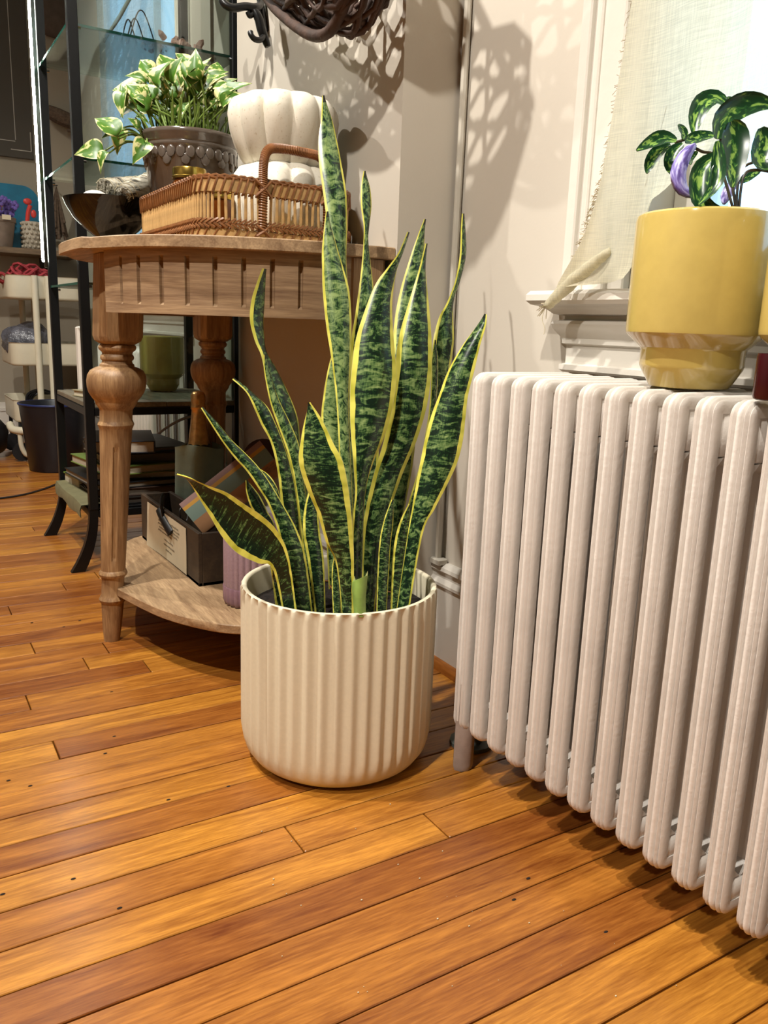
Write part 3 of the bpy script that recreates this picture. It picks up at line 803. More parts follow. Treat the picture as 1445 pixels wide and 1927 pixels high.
tbd(wraps(.793, .8145, .0115, .0045, .0017), 'rim_wrapping', M_rattand, angle=60)
tbd(wraps(.727, .7395, .0155, .0042, .0015), 'foot_wrapping', M_rattand, angle=60)
br = MB()
for ph in range(2):
    for p, d in walk(tray_path(), .0082, ph*.004):
        n = Vector((d.y, -d.x)); a = p+n*.0045-d*.006; b = p+n*.0065; c = p+n*.0045+d*.006
        z = .7445+ph*.0065; s = 1 if ph else -1
        br.tube([(a.x, a.y, z-.0035*s), (b.x, b.y, z), (c.x, c.y, z+.0035*s)], .002, 4)
tbd(br, 'braid', M_rattand, angle=60)
tf = MB()
tw = [(p+Vector((d.y, -d.x))*.0035, i) for i, (p, d) in enumerate(walk(tray_path(), .006))]
tf.tube([(q.x, q.y, .8155+.0022*math.sin(i*1.4)) for q, i in tw], .0022, 5, loop=True)
tf.tube([(q.x, q.y, .8155-.0022*math.sin(i*1.4)) for q, i in tw], .0022, 5, loop=True)
tbd(tf, 'rim_twist', M_rattand, angle=60)
hp = catmull([(.527, TY0-.004, .732), (.527, TY0-.007, .79), (.528, TY0-.006, .838), (.536, TY0-.004, .860), (.556, TY0-.002, .866), (.60, TY0, .866), (.628, TY0, .862), (.638, TY0-.002, .842), (.640, TY0-.005, .79), (.640, TY0-.004, .732)], 8)
hd = tbd(MB().tube(hp, .0052, 8), 'handle', M_rattan, angle=60); hd['label'] = 'bent cane handle loop'
hw = MB()
for i in range(1, len(hp)-1):
    for q in (0, .5):
        p = hp[i].lerp(hp[i+1], q); t = (hp[i+1]-hp[i-1]).normalized(); u = Vector((0, 1, 0)); v2 = t.cross(u).normalized()
        hw.tube([p+u*(.0064*math.cos(a))+v2*(.0064*math.sin(a))+t*(.0014*math.sin(a)) for a in [2*PI*k/8 for k in range(8)]], .0014, 4, loop=True)
for p0 in (.527, .640):
    for s in (-1, 1):
        hw.tube([(p0-.013, TY0-.008, .803-s*.012), (p0, TY0-.013, .803), (p0+.013, TY0-.008, .803+s*.012)], .0024, 5)
        hw.tube([(p0-.011, TY0-.008, .740-s*.008), (p0, TY0-.013, .740), (p0+.011, TY0-.008, .740+s*.008)], .0022, 5)
o = hw.build('handle_wrapping', M_rattand, hd, angle=60); o.matrix_parent_inverse = Matrix.Identity(4)

# two tier lobed vase
VC = (.612, 1.372)
vt = thing('lobed_vase', (*VC, .7325), 'speckled ivory vase of two fat lobed tiers standing in the rattan tray', 'vase')
def lobes(nl, depth_, ph=0):
    return lambda a, z: 1-depth_*(1-abs(math.sin((a+ph)*nl/2))**.5)
def tier(prof, dz): return MB().lathe([(r, z-.7325) for r, z in prof], 150, lobes(11, .16, dz))
low = [(.062, .7328), (.072, .735), (.082, .745), (.089, .770), (.091, .795), (.090, .822), (.085, .842), (.076, .854), (.060, .860)]
up = [(.052, .852), (.064, .860), (.074, .872), (.084, .892), (.092, .915), (.095, .934), (.093, .948), (.086, .959), (.074, .965), (.060, .964), (.050, .956), (.045, .93)]
tier(low, .1).build('lower_tier', M_vase, vt, angle=75); tier(up, .1).build('upper_tier', M_vase, vt, angle=75)

# taupe glazed pot with scallops
GC = (.527, 1.606); gz = .7325
gp = thing('glazed_pot', (*GC, gz), 'taupe glazed flower pot with scalloped collar behind the rattan tray rim', 'pot')
def facet(a, z): return 1-.012*abs(math.sin(a*9)) if z < .150 else 1
gprof = [(.056, 0), (.062, .002), (.066, .012), (.0845, .172), (.0865, .174), (.0870, .178), (.0862, .181), (.0880, .183), (.0890, .192), (.0905, .194), (.0915, .198), (.0890, .202), (.0840, .201), (.0815, .193), (.080, .17), (.055, .02)]
MB().lathe(gprof, 108, facet).build('pot_body', M_grey, gp, angle=50)
sc = MB()
NS = 30
for i in range(NS):
    for row in (0, 1):
        if row and i % 2: continue
        a = 2*PI*(i+.5*row)/NS; z = .1625-.012*row; r = .0830-.0014*row
        c = Vector((r*math.cos(a), r*math.sin(a), z)); tdir = Vector((-math.sin(a), math.cos(a), 0)); nd = Vector((math.cos(a), math.sin(a), -.1))
        rg = [c+nd*h+tdir*(.0082*s*math.cos(b))+Vector((0, 0, 1))*(.0105*s*math.sin(b)) for h, s in ((.0, 1.05), (.003, .95), (.0038, .6)) for b in [2*PI*k/10 for k in range(10)]]
        sc.rings([rg[0:10], rg[10:20], rg[20:30]], cap=True)
sc.build('scallop_collar', M_grey, gp, angle=60)
MB().lathe([(.002, .176), (.04, .179), (.0805, .175)], 36).build('soil', M_soil, gp)
# pothos
po = thing('pothos_plant', (*GC, gz+.18), 'variegated pothos with cream splashed leaves in the taupe pot', 'plant')
def heart(fold, droop, wd):
    st = [(0, .02), (.03, .26), (.12, .40), (.28, .46), (.48, .40), (.68, .27), (.86, .12), (1, .005)]
    Lp = [Vector((-w*wd, t, fold*w*wd*1.0-droop*t*t)) for t, w in st]; Rp = [Vector((w*wd, t, fold*w*wd-droop*t*t)) for t, w in st]
    Lp[0].y -= .0; mb = blade(Lp, Rp, .018, -.10*0+.0, 7, 3)
    # fold along the midrib
    mb.v = [(x, y, z-abs(x)*0+fold*abs(x)-fold*wd*.0) for x, y, z in mb.v]
    me = mb.mesh('leaf', angle=70); me.materials.append(M_pothos); return me
HM = [heart(.35, .25, .78), heart(.55, .1, .72), heart(.2, .45, .85), heart(.7, .0, .62)]
def put_leaf(parent, me, base, tip, facing, name='leaf', scale_w=1):
    y = (tip-base); L = y.length; y.normalize(); z = facing-y*facing.dot(y); z = z.normalized() if z.length > 1e-5 else y.orthogonal().normalized()
    x = y.cross(z); m = Matrix((x*L*scale_w, y*L, z*L)).transposed().to_4x4(); m.translation = base
    o = obj(name, me, parent); o.matrix_parent_inverse = parent_inv(parent); o.matrix_basis = m; return o
topc = Vector((*GC, gz+.18)); st_mb = []
d0 = depth(topc); rp = random.Random(5)
def pothos(bx, by, tx, ty, dd, face=None, org=None, me=None):
    base, tip = at(bx, by, d0+dd), at(tx, ty, d0+dd+rp.uniform(-.02, .01))
    fc = face or (-CF*.9+Vector((rp.uniform(-.5, .5), rp.uniform(-.3, .3), rp.uniform(.1, .7))))
    put_leaf(po, me or HM[rp.randrange(4)], base, tip, fc)
    o_ = org or topc+Vector((rp.uniform(-.05, .05), rp.uniform(-.05, .05), -.002))
    mid = (o_+base)/2+Vector((0, 0, .012)); q = catmull([o_, mid, base], 6)
    MB().tube(q, [.0022-.0008*i/len(q) for i in range(len(q))], 6).build('leaf_stalk', M_stem, po, world=True)
HAND = [(320, 150, 303, 92), (330, 160, 345, 105), (378, 150, 366, 90), (395, 160, 428, 132), (300, 165, 318, 112), (290, 160, 282, 122), (270, 180, 205, 148), (262, 175, 222, 158), (275, 160, 235, 143), (340, 170, 332, 118), (400, 165, 432, 150), (410, 190, 440, 158), (425, 200, 470, 152), (428, 195, 455, 160), (350, 150, 392, 118), (360, 160, 372, 112), (320, 170, 292, 128), (310, 150, 275, 128), (385, 170, 412, 128), (330, 185, 330, 130), (372, 178, 352, 128), (292, 185, 258, 152), (345, 195, 362, 150), (400, 195, 420, 155), (418, 178, 448, 148), (284, 195, 252, 178), (362, 190, 398, 152), (305, 190, 300, 140), (380, 198, 385, 150), (338, 165, 320, 135), (352, 175, 342, 128), (410, 215, 440, 195), (300, 205, 262, 196), (330, 205, 345, 165), (268, 190, 228, 176), (260, 200, 226, 205), (420, 205, 462, 178), (405, 150, 410, 108), (292, 150, 262, 110), (355, 140, 330, 100), (440, 215, 468, 200), (385, 145, 398, 108), (280, 172, 240, 168), (345, 150, 322, 100)]
for b in HAND: pothos(*b, rp.uniform(-.085, .05))
for i in range(40):
    a = rp.uniform(0, 2*PI); bx = 345+75*math.cos(a); by = 195+22*math.sin(a)
    pothos(bx, by, bx+rp.uniform(-25, 25)+(bx-345)*.35, by-rp.uniform(18, 48), rp.uniform(-.06, .09))
edge = topc+Vector((-.082, .01, .004))
for b in [(195, 285, 139, 279), (205, 288, 182, 322), (220, 258, 178, 212), (222, 262, 190, 258), (232, 240, 212, 280), (238, 200, 222, 152), (240, 175, 228, 220), (262, 240, 248, 222), (277, 268, 250, 302), (215, 250, 202, 235), (255, 222, 282, 232)]:
    pothos(*b, rp.uniform(-.10, -.05), org=edge+Vector((rp.uniform(-.004, .01), rp.uniform(-.03, .03), 0)))
for k in range(60):
    a = rp.uniform(0, 2*PI); r = .07*math.sqrt(rp.random()); o_ = topc+Vector((r*math.cos(a), r*math.sin(a), -.004))
    e = o_+Vector((r*math.cos(a)*.35+rp.uniform(-.015, .015), r*math.sin(a)*.35+rp.uniform(-.015, .015), rp.uniform(.04, .085)))
    MB().tube([o_, (o_+e)/2+Vector((rp.uniform(-.004, .004), rp.uniform(-.004, .004), 0)), e], [.0024, .002, .0013], 5).build('leaf_stalk', M_stem, po, world=True)

# jars in the tray
def jar(c, r, h, label, lidh):
    j = thing('candle_jar', (*c, .7325), label, 'jar')
    MB().lathe([(r*.9, .0), (r, .003), (r, h-lidh-.006), (r*.94, h-lidh-.003), (r*.94, h-lidh)], 36).build('glass_body', M_amber, j, angle=40)
    MB().lathe([(r*1.02, h-lidh), (r*1.03, h-lidh+.001), (r*1.03, h-lidh+.004), (r*1.0, h-lidh+.005), (r*1.0, h-.002), (r*.97, h)], 36).build('lid', M_gold, j, angle=40)
jar((.472, 1.445), .0285, .118, 'amber candle jar with wide brushed gold lid rising above the tray rim', .018)
jar((.500, 1.368), .0190, .075, 'small amber jar with gold lid seen between the tray slats', .012)

# black footed bowl with sage bundles and stone
BC = (.415, 1.768)
bw = thing('footed_bowl', (*BC, .725), 'glossy black footed bowl at the rounded table end', 'bowl')
MB().lathe([(.030, 0), (.031, .003), (.024, .010), (.020, .020), (.030, .030), (.052, .046), (.072, .066), (.085, .088), (.0895, .099), (.0905, .102), (.088, .103), (.083, .093), (.068, .072), (.040, .048), (.004, .042)], 64).build('bowl_body', M_blackgl, bw, angle=60)
def bundle(p, q, r, label):
    p, q = Vector(p), Vector(q); mb = MB(); pts = [p.lerp(q, i/10) for i in range(11)]
    mb.tube(pts, [r*(.75+.35*math.sin(PI*min(1, .15+i/12))) for i in range(11)], 14)
    mb.v = [tuple(Vector(v_)+Vector((rnd.uniform(-1, 1), rnd.uniform(-1, 1), rnd.uniform(-1, 1)))*.0012) for v_ in mb.v]
    o = thing('sage_bundle', tuple((p+q)/2), label, 'sage bundle')
    mb.build('leaves', M_bundle, o, world=True, angle=80)
    tw_ = MB(); t = (q-p).normalized(); u = t.orthogonal().normalized(); w = t.cross(u)
    tw_.tube([p.lerp(q, k/90)+(u*math.cos(k*.55)+w*math.sin(k*.55))*r*1.08 for k in range(91)], .0007, 4)
    tw_.build('string', M_fringe, o, world=True)
    en = MB()
    for k in range(60):
        a = rnd.uniform(0, 2*PI); rr_ = r*math.sqrt(rnd.random())*.95; c_ = p+(u*math.cos(a)+w*math.sin(a))*rr_
        en.tube([c_+t*.004, c_-t*rnd.uniform(.002, .006)], .0012, 4)
    en.build('stalk_ends', M_sagebun, o, world=True)['kind'] = 'stuff'
bundle(at(196, 356, 1.60), at(262, 350, 1.70), .0185, 'smudge stick of dried sage with dark stalk ends in the black bowl')
bundle(at(232, 368, 1.57), at(292, 338, 1.64), .0180, 'pale string wrapped sage stick leaning out of the black bowl')
mb = MB().sphere((0, 0, 0), (.024, .018, .012), 14, 8); o = mb.build('stone', M_stone); o.location = at(180, 370, 1.60)
tag(o, 'smooth white stone resting in the black bowl', 'stone')
# ================================================================== things on the lower shelf
SZ = .108
# open wooden box
bx = thing('wooden_box', (.516, 1.636, SZ), 'long dark open wooden box on the lower table shelf', 'box')
bb = lambda mb, n, m, **k: mb.build(n, m, bx, world=True, **k)
x0, x1, y0, y1, z1, t = .474, .545, 1.436, 1.836, SZ+.104, .008
bb(MB().box((x0, y0, SZ), (x1, y1, SZ+.007), .001), 'box_bottom', M_darkwood, smooth=False)
bb(MB().box((x0, y0, SZ), (x0+t, y1, z1), .001), 'long_side', M_darkwood, smooth=False)
bb(MB().box((x1-t, y0, SZ), (x1, y1, z1), .001), 'long_side', M_darkwood, smooth=False)
bb(MB().box((x0+t, y0, SZ), (x1-t, y0+t, z1-.001), .001), 'end_panel', M_darkwood, smooth=False)
bb(MB().box((x0+t, y1-t, SZ), (x1-t, y1, z1-.001), .001), 'end_panel', M_darkwood, smooth=False)
# paper card on the long side
pc = thing('paper_card', (x0, 1.60, SZ+.05), 'cream card with handwriting clipped to the dark wooden box', 'card')
mb = MB(); rs = []
for i in range(9):
    y = 1.505+.265*i/8; cv = .0012+.006*(i/8)**3
    rs.append([(x0-cv, y, SZ+.004-.004*(i/8)), (x0-cv*.6, y, SZ+.055), (x0-cv*.3-.0008, y, SZ+.098)])
sheet = MB().rings(rs, closed=False); n_ = len(sheet.v)
sheet.v += [(x-.0006, y, z) for x, y, z in sheet.v]; sheet.f += [tuple(n_+i for i in reversed(q)) for q in sheet.f]
sheet.build('card_sheet', M_paper, pc, world=True)
ink = MB()
for k, (zz_, ya, yb) in enumerate([(.090, 1.640, 1.700), (.083, 1.552, 1.690), (.076, 1.545, 1.690), (.069, 1.55, 1.690), (.062, 1.56, 1.685), (.055, 1.60, 1.69), (.042, 1.590, 1.650), (.032, 1.580, 1.655), (.022, 1.600, 1.640)]):
    y = ya; i = 0; pts = []
    while y < yb:
        f_ = (y-1.505)/.265
        pts.append((x0-.0024-.0062*f_**3*(1-zz_/.12), y, SZ+zz_+(.0016 if i % 2 else -.0016)+rnd.uniform(-.0006, .0006))); y += .0028; i += 1
    ink.tube(pts, .0004, 4)
ink.build('handwriting', M_ink, pc, world=True)
ck = MB(); bar = catmull([(x0-.005, 1.590, z1-.034), (x0-.006, 1.625, z1-.022), (x0-.006, 1.660, z1-.010), (x0-.005, 1.680, z1-.004)], 5)
ck.tube(bar, [.0095-.003*i/len(bar) for i in range(len(bar))], 10, flat=.35)
ck.tube(catmull([(x0-.004, 1.645, z1-.014), (x0-.004, 1.660, z1+.006), (x0+.004, 1.685, z1+.018), (x0+.012, 1.70, z1+.022)], 6), .0045, 8, flat=.6)
ck.tube(catmull([(x0+.02, 1.60, z1-.02), (x0+.018, 1.605, z1+.004), (x0+.026, 1.612, z1+.012), (x0+.034, 1.606, z1+.0), (x0+.03, 1.60, z1-.014), (x0+.022, 1.603, z1-.01)], 6), .0012, 5)
tag(ck.build('bulldog_clip', M_clip), 'dark metal clip gripping the cream card on the box edge', 'clip')
# striped package leaning out of the box
dA, dB = 1.60, 1.62
q = [at(336, 948, dA), at(488, 828, dB), at(533, 886, dB-.01), at(382, 1004, dA-.01)]
nrm = (q[1]-q[0]).cross(q[3]-q[0]).normalized()
if nrm.dot(CF) < 0: nrm = -nrm
mb = MB(); rs = []; uvs = []
for i in range(7):
    f = i/6; a = q[0].lerp(q[1], f); b = q[3].lerp(q[2], f); ring = []
    for u, h in ((0, .004), (.08, 0), (.3, -.003), (.55, -.0035), (.8, -.002), (.95, 0), (1, .004), (1, .018), (.5, .021), (0, .018)):
        ring.append(a.lerp(b, u)+nrm*h); uvs.append((u, f))
    rs.append(ring)
mb.rings(rs, cap=True, uv=uvs)
sp_ = thing('striped_package', tuple((q[0]+q[2])/2), 'long packet in mauve, ochre and sage striped paper leaning out of the box', 'package')
mb.build('wrapper', M_stripe, sp_, world=True, angle=40)
mk = MB()
for k, (u0, v0, v1) in enumerate([(.70, .86, .90), (.76, .86, .91), (.82, .87, .90), (.70, .93, .97), (.77, .92, .97), (.84, .93, .97)]):
    pts = []
    for j in range(7):
        f = v0+(v1-v0)*j/6; a = q[0].lerp(q[1], f); b = q[3].lerp(q[2], f)
        pts.append(a.lerp(b, u0+(.018 if j % 2 else -.018))-nrm*.0036)
    mk.tube(pts, .0004, 4)
cc = q[0].lerp(q[1], .80).lerp(q[3].lerp(q[2], .80), .8)-nrm*.0036; e1 = (q[1]-q[0]).normalized(); e2 = (q[3]-q[0]).normalized()
for rr_ in (.008, .0055): mk.tube([cc+e1*(rr_*math.cos(a))+e2*(rr_*math.sin(a)) for a in [2*PI*k/14 for k in range(10)]], .0004, 4)
mk.build('printed_emblem', M_brown, sp_, world=True)
# round leather thing behind its top
c = at(497, 866, 1.70)
lc = MB().tube([c-nrm*.0-CF*.012, c+CF*.012], .044, 28)
lc.tube([c-CF*.016, c-CF*.011], .030, 24)
tag(lc.build('leather_drum', M_brown, angle=40), 'round dark brown leather end behind the striped packet', 'container')
# sage green bag with bottle
bc = (.600, 1.802)
bg = thing('bottle_bag', (*bc, SZ), 'sage green fabric bag standing on the lower shelf behind the box', 'bag')
rs = []; nn = 40
for i, z in enumerate([0, .004, .05, .1, .15, .19, .213, .2145, .213, .19]):
    ring = []
    for k in range(nn):
        a = 2*PI*k/nn; ca, sa = math.cos(a), math.sin(a); e = 4
        r = .046/((abs(ca)**e+abs(sa)**e)**(1/e)); r *= 1+.02*math.sin(3*a+i*.7)+.012*math.sin(7*a-i)
        if i >= 8: r -= .003
        zz = z+(.006*math.sin(2*a+.6) if i >= 6 else 0)
        ring.append((r*ca, r*sa, zz))
    rs.append(ring)
o = MB().rings(rs).build('fabric', M_sage, bg, angle=80); o.rotation_euler.z = .5
sm_ = MB().tube([(.041, -.0478+.0, .0), (.041, -.048, .1), (.041, -.047, .21)], .0012, 5).build('seam', M_sage, bg); sm_.rotation_euler.z = .42
bo = thing('sparkling_wine_bottle', (bc[0], bc[1], SZ+.002), 'sparkling wine bottle with copper foil neck in the green bag', 'bottle')
MB().lathe([(.030, 0), (.032, .004), (.032, .17), (.030, .195), (.0245, .214), (.0235, .216)], 36).build('glass', M_bottle, bo, angle=50)
MB().lathe([(.0242, .212), (.0215, .235), (.0175, .262), (.0155, .285), (.0150, .292), (.0168, .294), (.0168, .300), (.0158, .303), (.0165, .312), (.0160, .326), (.0120, .333), (.004, .335)], 36, lambda a, z: 1+.02*math.sin(a*9+z*200)).build('foil', M_foil, bo, angle=50)
# lavender fluted pot
lp = thing('ribbed_pot', (.536, 1.318, SZ), 'speckled lavender ribbed pot on the lower shelf beside the planter', 'pot')
ribs = lambda a, z: 1-.06*(.5+.5*math.cos(a*28))**3
MB().lathe([(.048, 0), (.052, .002), (.054, .008), (.0545, .032), (.0535, .034)], 180, ribs).build('glazed_foot', M_lavg, lp, angle=60)
MB().lathe([(.0525, .034), (.053, .036), (.053, .150), (.052, .154), (.049, .154), (.048, .15), (.047, .05), (.03, .04)], 180, ribs).build('pot_body', M_lav, lp, angle=60)

# ================================================================== yellow pots and plant on the radiator
RZ = .5505
def ypot(name, c, z, s, label, extra=None):
    p = thing(name, (*c, z), label, 'pot')
    pr = [(.036, 0), (.0395, .001), (.0415, .004), (.0505, .020), (.0515, .023), (.0515, .037), (.0525, .040), (.0660, .052), (.0680, .0545), (.0685, .058), (.0685, .163), (.0675, .1675), (.0650, .1695), (.0625, .1675), (.0615, .160), (.0610, .06), (.045, .045), (.03, .012)]
    MB().lathe([(r*s, h*s) for r, h in pr], 80).build('pot_body', M_yel, p, angle=28)
    MB().lathe([(.002, .150*s), (.03*s, .152*s), (.0612*s, .149*s)], 30).build('soil', M_soil, p)
    return p
ypot('yellow_planter', (.704, .5615), RZ, .985, 'yellow glazed stepped planter on the radiator in front of the curtain')
ypot('yellow_planter', (.700, .404), RZ, 1.0, 'second yellow planter cut by the right edge, behind the maroon cup')
# maroon pot under it
mp = thing('maroon_cup', (.643, .431, RZ), 'small dark maroon glazed cup at the right edge on the radiator', 'cup')
MB().lathe([(.009, 0), (.011, .001), (.012, .004), (.012, .036), (.0115, .039), (.010, .039), (.009, .03), (.007, .005)], 60).build('cup_body', M_maroon, mp, angle=40)
lipp = thing('lipstick_plant', (.704, .5615, RZ+.148), 'mottled trailing plant with curled leaves in the yellow planter', 'plant')
dl = depth((.704, .5615, .75))
def lipleaf(pts, w, dd=0, back=False, lean=.3):
    """pts: centre line pixels from stalk to tip; w: half widths in pixels"""
    P = [at(x, y, dl+dd+ (z_[0] if z_ else 0)) for x, y, *z_ in pts]; P = catmull(P, 3); n = len(P)
    ww = [w*dl/F*max(.04, math.sin(PI*min(.97, .06+.94*i/(n-1)))**.75) for i in range(n)]
    Lp, Rp = [], []
    for i, p in enumerate(P):
        t = (P[min(n-1, i+1)]-P[max(0, i-1)]).normalized(); sd = t.cross(-CF).normalized()
        sd = (sd+CF*lean).normalized()
        Lp.append(p-sd*ww[i]); Rp.append(p+sd*ww[i])
    blade(Lp, Rp, .0016, -.22 if not back else .22, 7, 1).build('leaf', M_liplow if back else M_lip, lipp, world=True, angle=80)
    return P[0]
lipleaf([(1273, 264), (1250, 257), (1228, 265), (1198, 283)], 15, -.02, lean=.2)
lipleaf([(1262, 272), (1240, 282), (1224, 305), (1217, 326)], 13, -.01)
lipleaf([(1370, 198), (1350, 182), (1325, 190), (1310, 220), (1306, 255)], 20, .02)
lipleaf([(1350, 260), (1360, 225), (1395, 198), (1430, 192), (1460, 200)], 22, -.03, lean=.1)
lipleaf([(1376, 228), (1384, 250), (1383, 300), (1378, 352)], 25, -.05, lean=.05)
lipleaf([(1345, 253), (1320, 255), (1300, 262), (1290, 268)], 13, -.02)
lipleaf([(1285, 270), (1268, 285), (1262, 310), (1268, 330)], 14, .0)
lipleaf([(1308, 272), (1290, 290), (1276, 325), (1285, 358), (1315, 371)], 14, -.03, back=True)
lipleaf([(1350, 290), (1325, 310), (1317, 345), (1325, 385), (1372, 402)], 19, -.045)
lipleaf([(1350, 265), (1352, 300), (1348, 345), (1315, 385)], 13, -.05, lean=.6)
lipleaf([(1285, 262), (1288, 250), (1282, 240), (1276, 234)], 9, -.02)
lipleaf([(1400, 330), (1375, 352), (1365, 372), (1362, 385)], 11, .03, back=True)
lipleaf([(1432, 240), (1438, 262), (1432, 300), (1448, 318)], 20, -.02, lean=.1)
lipleaf([(1430, 322), (1415, 328), (1400, 338), (1395, 345)], 9, .0)
lipleaf([(1380, 200), (1376, 190), (1372, 186), (1366, 184)], 8, .01)
lipleaf([(1312, 285), (1300, 295), (1298, 300), (1300, 310)], 8, -.01)
for pts in ([(1385, 395), (1375, 330), (1360, 270), (1345, 256), (1310, 258), (1270, 268)], [(1385, 395), (1370, 300), (1362, 250), (1370, 205)], [(1385, 395), (1395, 320), (1440, 300), (1470, 290)], [(1380, 395), (1350, 300), (1320, 285), (1300, 275)], [(1390, 395), (1400, 330), (1430, 320), (1470, 330)]):
    MB().tube(catmull([at(x, y, dl-.015) for x, y in pts], 6), .0014, 6).build('stem', M_stem2, lipp, world=True)

# ================================================================== curtain
cu = thing('sheer_curtain', (.775, .5, 1.0), 'sheer cream linen curtain with frayed edge gathered to the sill corner', 'curtain')
LE = catmull([(.783, .700, 2.0), (.783, .728, 1.4), (.782, .748, .98), (.780, .765, .81), (.778, .783, .745), (.776, .800, .690), (.768, .815, .658)], 10)
LE = [p for p in LE]; NT_ = len(LE); NSX = 110
def hem(y):       # lower hem height as a function of Y
    pts = [(.815, .656), (.775, .660), (.735, .663), (.708, .667), (.694, .750), (.66, .772), (.60, .79), (.45, .82), (-.2, .83)]
    for (ya, za), (yb, zb) in zip(pts, pts[1:]):
        if ya >= y >= yb: return za+(zb-za)*(ya-y)/(ya-yb)
    return pts[-1][1] if y < -.2 else pts[0][1]
rs = []
for i, p in enumerate(LE):
    row = []; f = i/(NT_-1)
    for k in range(NSX+1):
        s = k/NSX; yy = p.y+(-.18-p.y)*s**1.15
        zz0 = p.z; zh = hem(yy); zz = 2.0-(2.0-max(zh, .0))*(2.0-zz0)/(2.0-.658) if s > 0 else zz0
        fold = .006*math.sin(yy*70+f*5)*(.4+.6*f)+.004*math.sin(yy*31+1.7-f*3)
        crk = .004*math.sin(yy*90+zz*120)*max(0, f-.75)*4*max(0, 1-s*5)
        row.append((p.x-.008+fold+crk-.01*math.exp(-s*30)*f, yy, zz))
    rs.append(row)
MB().rings(rs, closed=False).build('cloth', M_linen, cu, world=True, angle=180)
tl = MB(); pts = catmull([(.764, .745, .700), (.760, .770, .684), (.755, .795, .665), (.750, .815, .648), (.748, .832, .634)], 6)
tl.tube(pts, [.003+.0055*math.sin(PI*min(1, .12+.8*(1-i/(len(pts)-1)))) for i in range(len(pts))], 14)
tl.v = [tuple(Vector(v_)+Vector((rnd.uniform(-1, 1), rnd.uniform(-1, 1), rnd.uniform(-1, 1)))*.0009) for v_ in tl.v]
o = tl.build('rolled_tail', M_linen, cu, world=True, angle=80); o['label'] = 'rolled up tail of cloth'
fr = MB()
for i in range(0, NT_-1):
    for q_ in range(9):
        p = LE[i].lerp(LE[i+1], rnd.random()); L = rnd.uniform(.006, .014)
        fr.tube([p+Vector((-.008, -.001, 0)), p+Vector((-.010+rnd.uniform(-.003, .003), L*.6, rnd.uniform(-.003, .002))), p+Vector((-.010+rnd.uniform(-.004, .003), L, rnd.uniform(-.006, .002)))], .00035, 3)
for k in range(14):
    p = Vector((.748, .832, .634)); e = p+Vector((rnd.uniform(-.006, .004), rnd.uniform(.004, .016), rnd.uniform(-.016, .004)))
    fr.tube([p, (p+e)/2+Vector((0, 0, .002)), e], .0006, 3)
fr.tube(catmull([(.748, .836, .632), (.746, .838, .618), (.747, .832, .605), (.747, .834, .598)], 5), .0005, 3)
fr.build('frayed_fringe', M_fringe, cu, world=True)['kind'] = 'stuff'
# ================================================================== iron hook and willow basket on the pier
wd = depth(onx(497, 40, PXF))
hk = thing('iron_wall_hook', tuple(onx(497, 20, PXF)), 'black cast iron scrolled wall hook left of the willow basket', 'hook')
def hpath(pts, rad, n=10):
    return MB().tube(catmull([at(x, y, wd+d) for x, y, d in pts], 6), rad, n)
k1 = hpath([(492, -60, -.006), (494, -20, -.01), (490, 8, -.03), (480, 14, -.05), (462, 12, -.06), (440, 15, -.07), (424, 9, -.075), (417, -4, -.075), (416, -30, -.07)], .0075)
k1.build('upper_arm', M_iron, hk, world=True, angle=60)
hpath([(466, 13, -.055), (478, 20, -.05), (487, 36, -.045), (492, 56, -.04), (498, 72, -.035), (504, 88, -.03)], [.0055+.004*math.sin(PI*i/32) for i in range(31)]).build('stem', M_iron, hk, world=True, angle=60)
hpath([(498, 66, -.036), (490, 75, -.05), (480, 74, -.06), (473, 67, -.065), (471, 60, -.065)], .0055).build('lower_hook', M_iron, hk, world=True, angle=60)
hpath([(466, 22, -.055), (470, 30, -.052), (476, 26, -.05)], .005).build('scroll_leaf', M_iron, hk, world=True, angle=60)
hpath([(482, -50, -.02), (488, -10, -.018), (494, 30, -.014), (499, 60, -.012)], .007).build('wall_plate', M_iron, hk, world=True, angle=60)

bk = thing('willow_basket', (.645, 1.38, 1.05), 'dark woven willow basket hanging high on the pier', 'basket')
YA, YB = 1.045, 1.60
def bsk(u, th, k=1.0):
    """u along the length, th round the section (0 wall rim, pi/2 bottom, pi room rim)"""
    y = YA+(YB-YA)*u
    e = max(.05, 1-abs(2*u-1)**3.2)**.45
    zb = 1.018+.40*(y-1.19)*(1 if y > 1.19 else -.55)
    hw = .075*e*k; xc = .640
    return Vector((xc+hw*math.cos(th), y, zb+.17-(.17*e*k)*math.sin(th)))
rb = random.Random(3)
for i in range(26):
    th = PI*(i+.5)/26; pts = []
    for j in range(19):
        u = j/18; w = bsk(u, th+.10*math.sin(j*1.9+i*2.1)+rb.uniform(-.03, .03), 1+.035*math.sin(j*2.6+i*PI)); pts.append(w)
    MB().tube(catmull(pts, 2), rb.uniform(.003, .0058), 6).build('willow_rod', M_willow, bk, world=True, angle=80)
for i in range(11):
    u = .05+.9*i/10; pts = [bsk(u+rb.uniform(-.006, .006), PI*j/12, .97) for j in range(13)]
    MB().tube(pts, rb.uniform(.004, .006), 6).build('rib', M_willow, bk, world=True, angle=80)
for s in (0, PI):
    MB().tube([bsk(j/18, s, 1.03)+Vector((0, 0, .004*math.sin(j*2))) for j in range(19)], .0085, 8).build('rim_rod', M_willow, bk, world=True, angle=80)
MB().tube(catmull([bsk(.06, PI/2)+Vector((-.03, 0, .03)), bsk(.3, 1.9, 1.06), bsk(.6, 2.0, 1.06), bsk(.93, 2.0)], 8), .009, 8).build('runner', M_willow, bk, world=True, angle=80)
